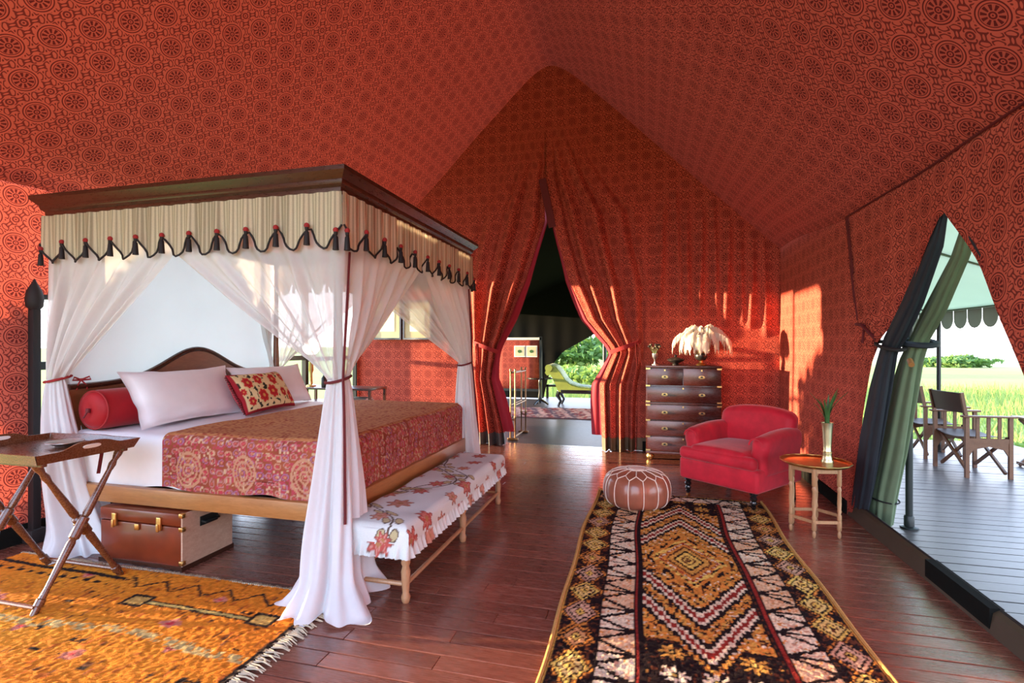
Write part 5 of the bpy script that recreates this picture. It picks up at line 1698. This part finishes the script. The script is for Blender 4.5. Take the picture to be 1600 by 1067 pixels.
# ================================================================== campaign chest
ct = thing('chest_of_drawers', 'tall dark mahogany campaign chest with brass corners and inset handles', 'chest', (.43, 6.795, 0))
CW, CD = .435, .225
obj('carcass', MB().box(-CW, CW, -CD + .02, CD, .085, 1.15, ch=.004), M['chest_wood'], ct)
obj('top', MB().box(-CW - .006, CW + .006, -CD - .006, CD, 1.13, 1.156, ch=.004), M['chest_wood'], ct)
obj('waist_moulding', MB().box(-CW - .005, CW + .005, -CD - .004, CD - .01, .685, .70, ch=.003), M['chest_wood'], ct)
obj('plinth', MB().box(-CW, CW, -CD, CD, .075, .105, ch=.003), M['chest_wood'], ct)
for x in (-CW + .05, CW - .05):
    for y in (-CD + .05, CD - .05):
        obj('bun_foot', MB().lathe([(.03, 0), (.045, .02), (.05, .04), (.042, .065), (.03, .078)], 14, c=(x, y, 0)), M['brass'] if y < 0 else M['chest_wood'], ct)
rows = [(.105, .29), (.298, .482), (.49, .68), (.705, .905), (.913, 1.125)]
plate = [(.036 * abs(math.cos(a)) ** .7 * (1 if math.cos(a) > 0 else -1), .017 * math.sin(a)) for a in np.linspace(0, 2 * PI, 21)[:-1]]
MXZ = Matrix(((1, 0, 0, 0), (0, 0, -1, 0), (0, 1, 0, 0), (0, 0, 0, 1)))
def handle(par, x, z):
    h = obj('handle_plate', MB().prism([(x + p[0], z + p[1]) for p in plate], CD + .004, CD + .010, MXZ), M['brass'], par, False)
    mb = MB().box(x - .014, x + .014, -CD - .0115, -CD - .009, z - .012, z + .012)
    mb.tube([(x - .03, -CD - .012, z + .004), (x - .022, -CD - .016, z - .008), (x + .022, -CD - .016, z - .008), (x + .03, -CD - .012, z + .004)], .003, 5)
    return mb
for i, (z0, z1) in enumerate(rows):
    spans = [(-CW + .014, -.004), (.004, CW - .014)] if i == 4 else [(-CW + .014, CW - .014)]
    for (x0, x1) in spans:
        d = obj('drawer', MB().box(x0, x1, -CD - .004, -CD + .10, z0 + .004, z1 - .004, ch=.003), M['chest_wood'], ct)
        xs = ([(x0 + x1) / 2] if i == 4 else [-.215, .215])
        for x in xs:
            zc = (z0 + z1) / 2
            obj('handle', handle(d, x, zc), M['ceramic'], d, False)
        obj('escutcheon', MB().box((x0 + x1) / 2 - .008, (x0 + x1) / 2 + .008, -CD - .007, -CD - .003, z1 - .035, z1 - .015), M['brass'], d, False)
for z in (.12, .285, .487, .672, .715, .909, 1.118):
    for sx in (-1, 1):
        mb = MB().box(min(sx * (CW - .05), sx * (CW + .002)), max(sx * (CW - .05), sx * (CW + .002)), -CD - .006, -CD + .0, z - .009, z + .009)
        mb.box(min(sx * (CW - .002), sx * (CW + .002)), max(sx * (CW - .002), sx * (CW + .002)), -CD, -CD + .05, z - .012, z + .012)
        obj('brass_strap', mb, M['brass'], ct, False)

# on the chest
t = thing('feather_urn', 'brass and dark urn holding a mass of white ostrich feathers', 'urn', (.655, 6.80, 1.1565))
obj('urn', MB().lathe([(0, 0), (.055, 0), (.06, .012), (.045, .02), (.025, .035), (.022, .05), (.035, .06)], 20), M['brass'], t)
obj('bowl', MB().lathe([(.03, .058), (.06, .075), (.078, .105), (.074, .13), (.055, .145), (.05, .15), (.055, .158), (.045, .158), (.04, .12), (0, .09)], 24), M['ceramic'], t)
obj('neck', MB().lathe([(.046, .14), (.05, .15), (.062, .165), (.066, .172), (.05, .17), (.04, .15)], 24), M['brass'], t)
def plume(parent, az, spread, height, seed):
    r = random.Random(seed)
    N = 24
    pts = []
    for i in range(N + 1):
        s = i / N
        a = s * R(205)                               # rises, arches over and curls down
        d = spread * (.30 * s + .70 * (1 - math.cos(a)) / 1.9)
        z = .15 + height * (math.sin(min(a, PI / 2)) if a < PI / 2 else .42 + .58 * math.sin(a))
        pts.append(Vector((d * math.cos(az), d * math.sin(az), z)))
    mb = MB().tube(pts, [.0028 * (1 - i / N) + .0008 for i in range(N + 1)], 4)
    side = Vector((-math.sin(az), math.cos(az), 0))
    for i in range(5, N + 1):
        s = i / N
        wd = .030 + .070 * math.sin(PI * min(1, .1 + .8 * s))
        tng = (pts[min(i + 1, N)] - pts[i - 1]).normalized()
        for sg in (-1, 1):
            for q in range(7):
                b = pts[i] - (pts[i] - pts[i - 1]) * (q / 7)
                w = wd * r.uniform(.7, 1.2)
                dr = (side * sg * r.uniform(.5, 1) + tng * r.uniform(.1, .8)).normalized()
                p1 = b + dr * w * .5 + Vector((0, 0, .010 + r.uniform(-.008, .008)))
                p2 = b + dr * w * .8 + Vector((0, 0, -w * r.uniform(.4, 1.0)))
                n_ = tng.cross(dr).cross(dr).normalized() * .0032
                mb.add([b - n_, b + n_, p1 + n_, p1 - n_, p2 + n_ * .4, p2 - n_ * .4], [(0, 1, 2, 3), (3, 2, 4, 5)])
    return obj('plume', mb, M['feather'], parent, False)
k = 0
for (az, sp, hg) in ((183, .34, .25), (170, .24, .31), (200, .26, .28), (190, .16, .33), (95, .14, .30), (250, .16, .27), (285, .12, .30), (320, .22, .30), (345, .27, .29), (10, .20, .34), (20, .36, .27), (335, .36, .24), (60, .16, .32), (270, .22, .24), (135, .2, .32), (0, .30, .31), (225, .24, .26)):
    plume(t, R(az), sp, hg, 40 + k); k += 1
t = thing('lidded_bowl', 'low dark lidded bowl in the middle of the chest top', 'bowl', (.355, 6.80, 1.1565))
obj('bowl', MB().lathe([(0, 0), (.04, 0), (.042, .01), (.03, .02), (.06, .035), (.098, .055), (.102, .065), (0, .065)], 26), M['ceramic'], t)
obj('lid', MB().lathe([(.102, .066), (.095, .075), (.05, .092), (.022, .098), (.012, .105), (.02, .118), (.015, .128), (0, .132)], 26), M['ceramic'], t)
t = thing('silver_goblet', 'small silver goblet holding dark dried flowers on the chest', 'goblet', (.105, 6.80, 1.1565))
obj('cup', MB().lathe([(0, 0), (.04, 0), (.04, .006), (.012, .016), (.010, .06), (.02, .075), (.034, .10), (.037, .145), (.033, .145), (.02, .09), (0, .08)], 20), M['silver'], t)
for k in range(9):
    a = 2 * PI * k / 9; e = (.035 + .02 * (k % 3)); z = .21 + .02 * ((k * 2) % 3)
    f_ = obj('flower_stem', MB().tube([(0, 0, .10), (e * .4 * math.cos(a), e * .4 * math.sin(a), .16), (e * math.cos(a), e * math.sin(a), z)], .0025, 4), M['leaf'], t)
    obj('flower_head', MB().lathe([(0, -.012), (.014, -.004), (.018, .008), (.010, .018), (0, .02)], 8, c=(e * math.cos(a), e * math.sin(a), z), fn=lambda r, z, q: r * (1 + .2 * math.cos(q * 4))), M['ceramic'] if k % 2 else M['bark'], f_)

# ================================================================== veranda furniture
def director_chair():
    t = thing('director_chair', 'x', 'chair', (0, 0, 0), 0, 'director chairs on the veranda')
    w, d = .27, .20            # half width (y), half depth (x); faces +x
    for sy in (-1, 1):
        y = sy * w
        for x in (-d, d):
            obj('leg', MB().box(x - .018, x + .018, y - .014, y + .014, 0, .64), M['chair_wood'], t, False)
        obj('arm', MB().box(-d - .05, d + .05, y - .03, y + .03, .64, .66, ch=.004), M['chair_wood'], t)
        obj('side_rail', MB().box(-d, d, y - .012, y + .012, .37, .42), M['chair_wood'], t, False)
        ap = obj('apron', MB().prism([(-d, .37), (-d, .20), (-d + .06, .30), (0, .335), (d - .06, .30), (d, .20), (d, .37)], y - .008, y + .008, Matrix(((1, 0, 0, 0), (0, 0, 1, 0), (0, 1, 0, 0), (0, 0, 0, 1)))), M['chair_wood'], t, False)
        for x in (-.10, 0, .10):
            obj('spindle', MB().box(x - .016, x + .016, y - .006, y + .006, .42, .64), M['chair_wood'], t, False)
        obj('back_post', MB().beam((-d + .0, y, .60), (-d - .05, y, .90), .024, .03, up=(1, 0, 0)), M['chair_wood'], t, False)
    for x in (-d + .03, d - .03):
        obj('cross_leg', MB().beam((x, -w + .02, .05), (x, w - .03, .42), .022, .03), M['chair_wood'], t, False)
        obj('cross_leg', MB().beam((x + .025, w - .02, .05), (x + .025, -w + .03, .42), .022, .03), M['chair_wood'], t, False)
    obj('seat', surf_mb(lambda u, v: (-d + 2 * d * u, -w + 2 * w * v, .435 - .03 * math.sin(v * PI))), M['director'], t)
    obj('backrest', surf_mb(lambda u, v: (-d - .012 - .04 * u - .02 * math.sin(v * PI), -w - .01 + (2 * w + .02) * v, .68 + .21 * u)), M['director'], t)
    return t
def surf_mb(fn, n=8, th=.006):
    vs, fs = [], []
    for k, o_ in enumerate((0, th)):
        for i in range(n + 1):
            for j in range(n + 1):
                p = fn(i / n, j / n); vs.append((p[0] + o_, p[1], p[2] + o_))
    q = (n + 1) ** 2
    for k in range(2):
        for i in range(n):
            for j in range(n):
                a = k * q + i * (n + 1) + j
                fs.append((a, a + 1, a + n + 2, a + n + 1))
    ring = [i * (n + 1) for i in range(n + 1)] + [n * (n + 1) + j for j in range(1, n + 1)] + [i * (n + 1) + n for i in range(n - 1, -1, -1)] + [j for j in range(n - 1, 0, -1)]
    for a, b in zip(ring, ring[1:] + ring[:1]): fs.append((a, b, b + q, a + q))
    return MB().add(vs, fs)
c1 = director_chair()
spots = [(3.47, 6.80, R(4), 'nearest folding director chair on the veranda, dark canvas back facing the tent'),
         (3.55, 7.72, R(-3), 'second director chair, partly hidden behind the rolled flap and pole')]
for i, (x, y, rz, lab) in enumerate(spots):
    c = c1 if i == 0 else copy_tree(c1)
    c.location = (x, y, 0); c.rotation_euler = (0, 0, rz); c['label'] = lab
t = thing('folding_table', 'low folding wooden table with crossed legs at the veranda edge', 'table', (4.45, 6.95, 0))
for k in range(6):
    obj('top_slat', MB().box(-.30 + k * .1, -.30 + k * .1 + .088, -.42, .42, .56, .58, ch=.003), M['chair_wood'], t)
for y in (-.34, .34):
    obj('cross_leg', MB().beam((-.26, y, 0.01), (.24, y, .55), .022, .035), M['chair_wood'], t, False)
    obj('cross_leg', MB().beam((.26, y + .026, 0.01), (-.24, y + .026, .55), .022, .035), M['chair_wood'], t, False)
for x in (-.25, .25): obj('rail', MB().box(x - .014, x + .014, -.36, .38, .02, .05), M['chair_wood'], t, False)
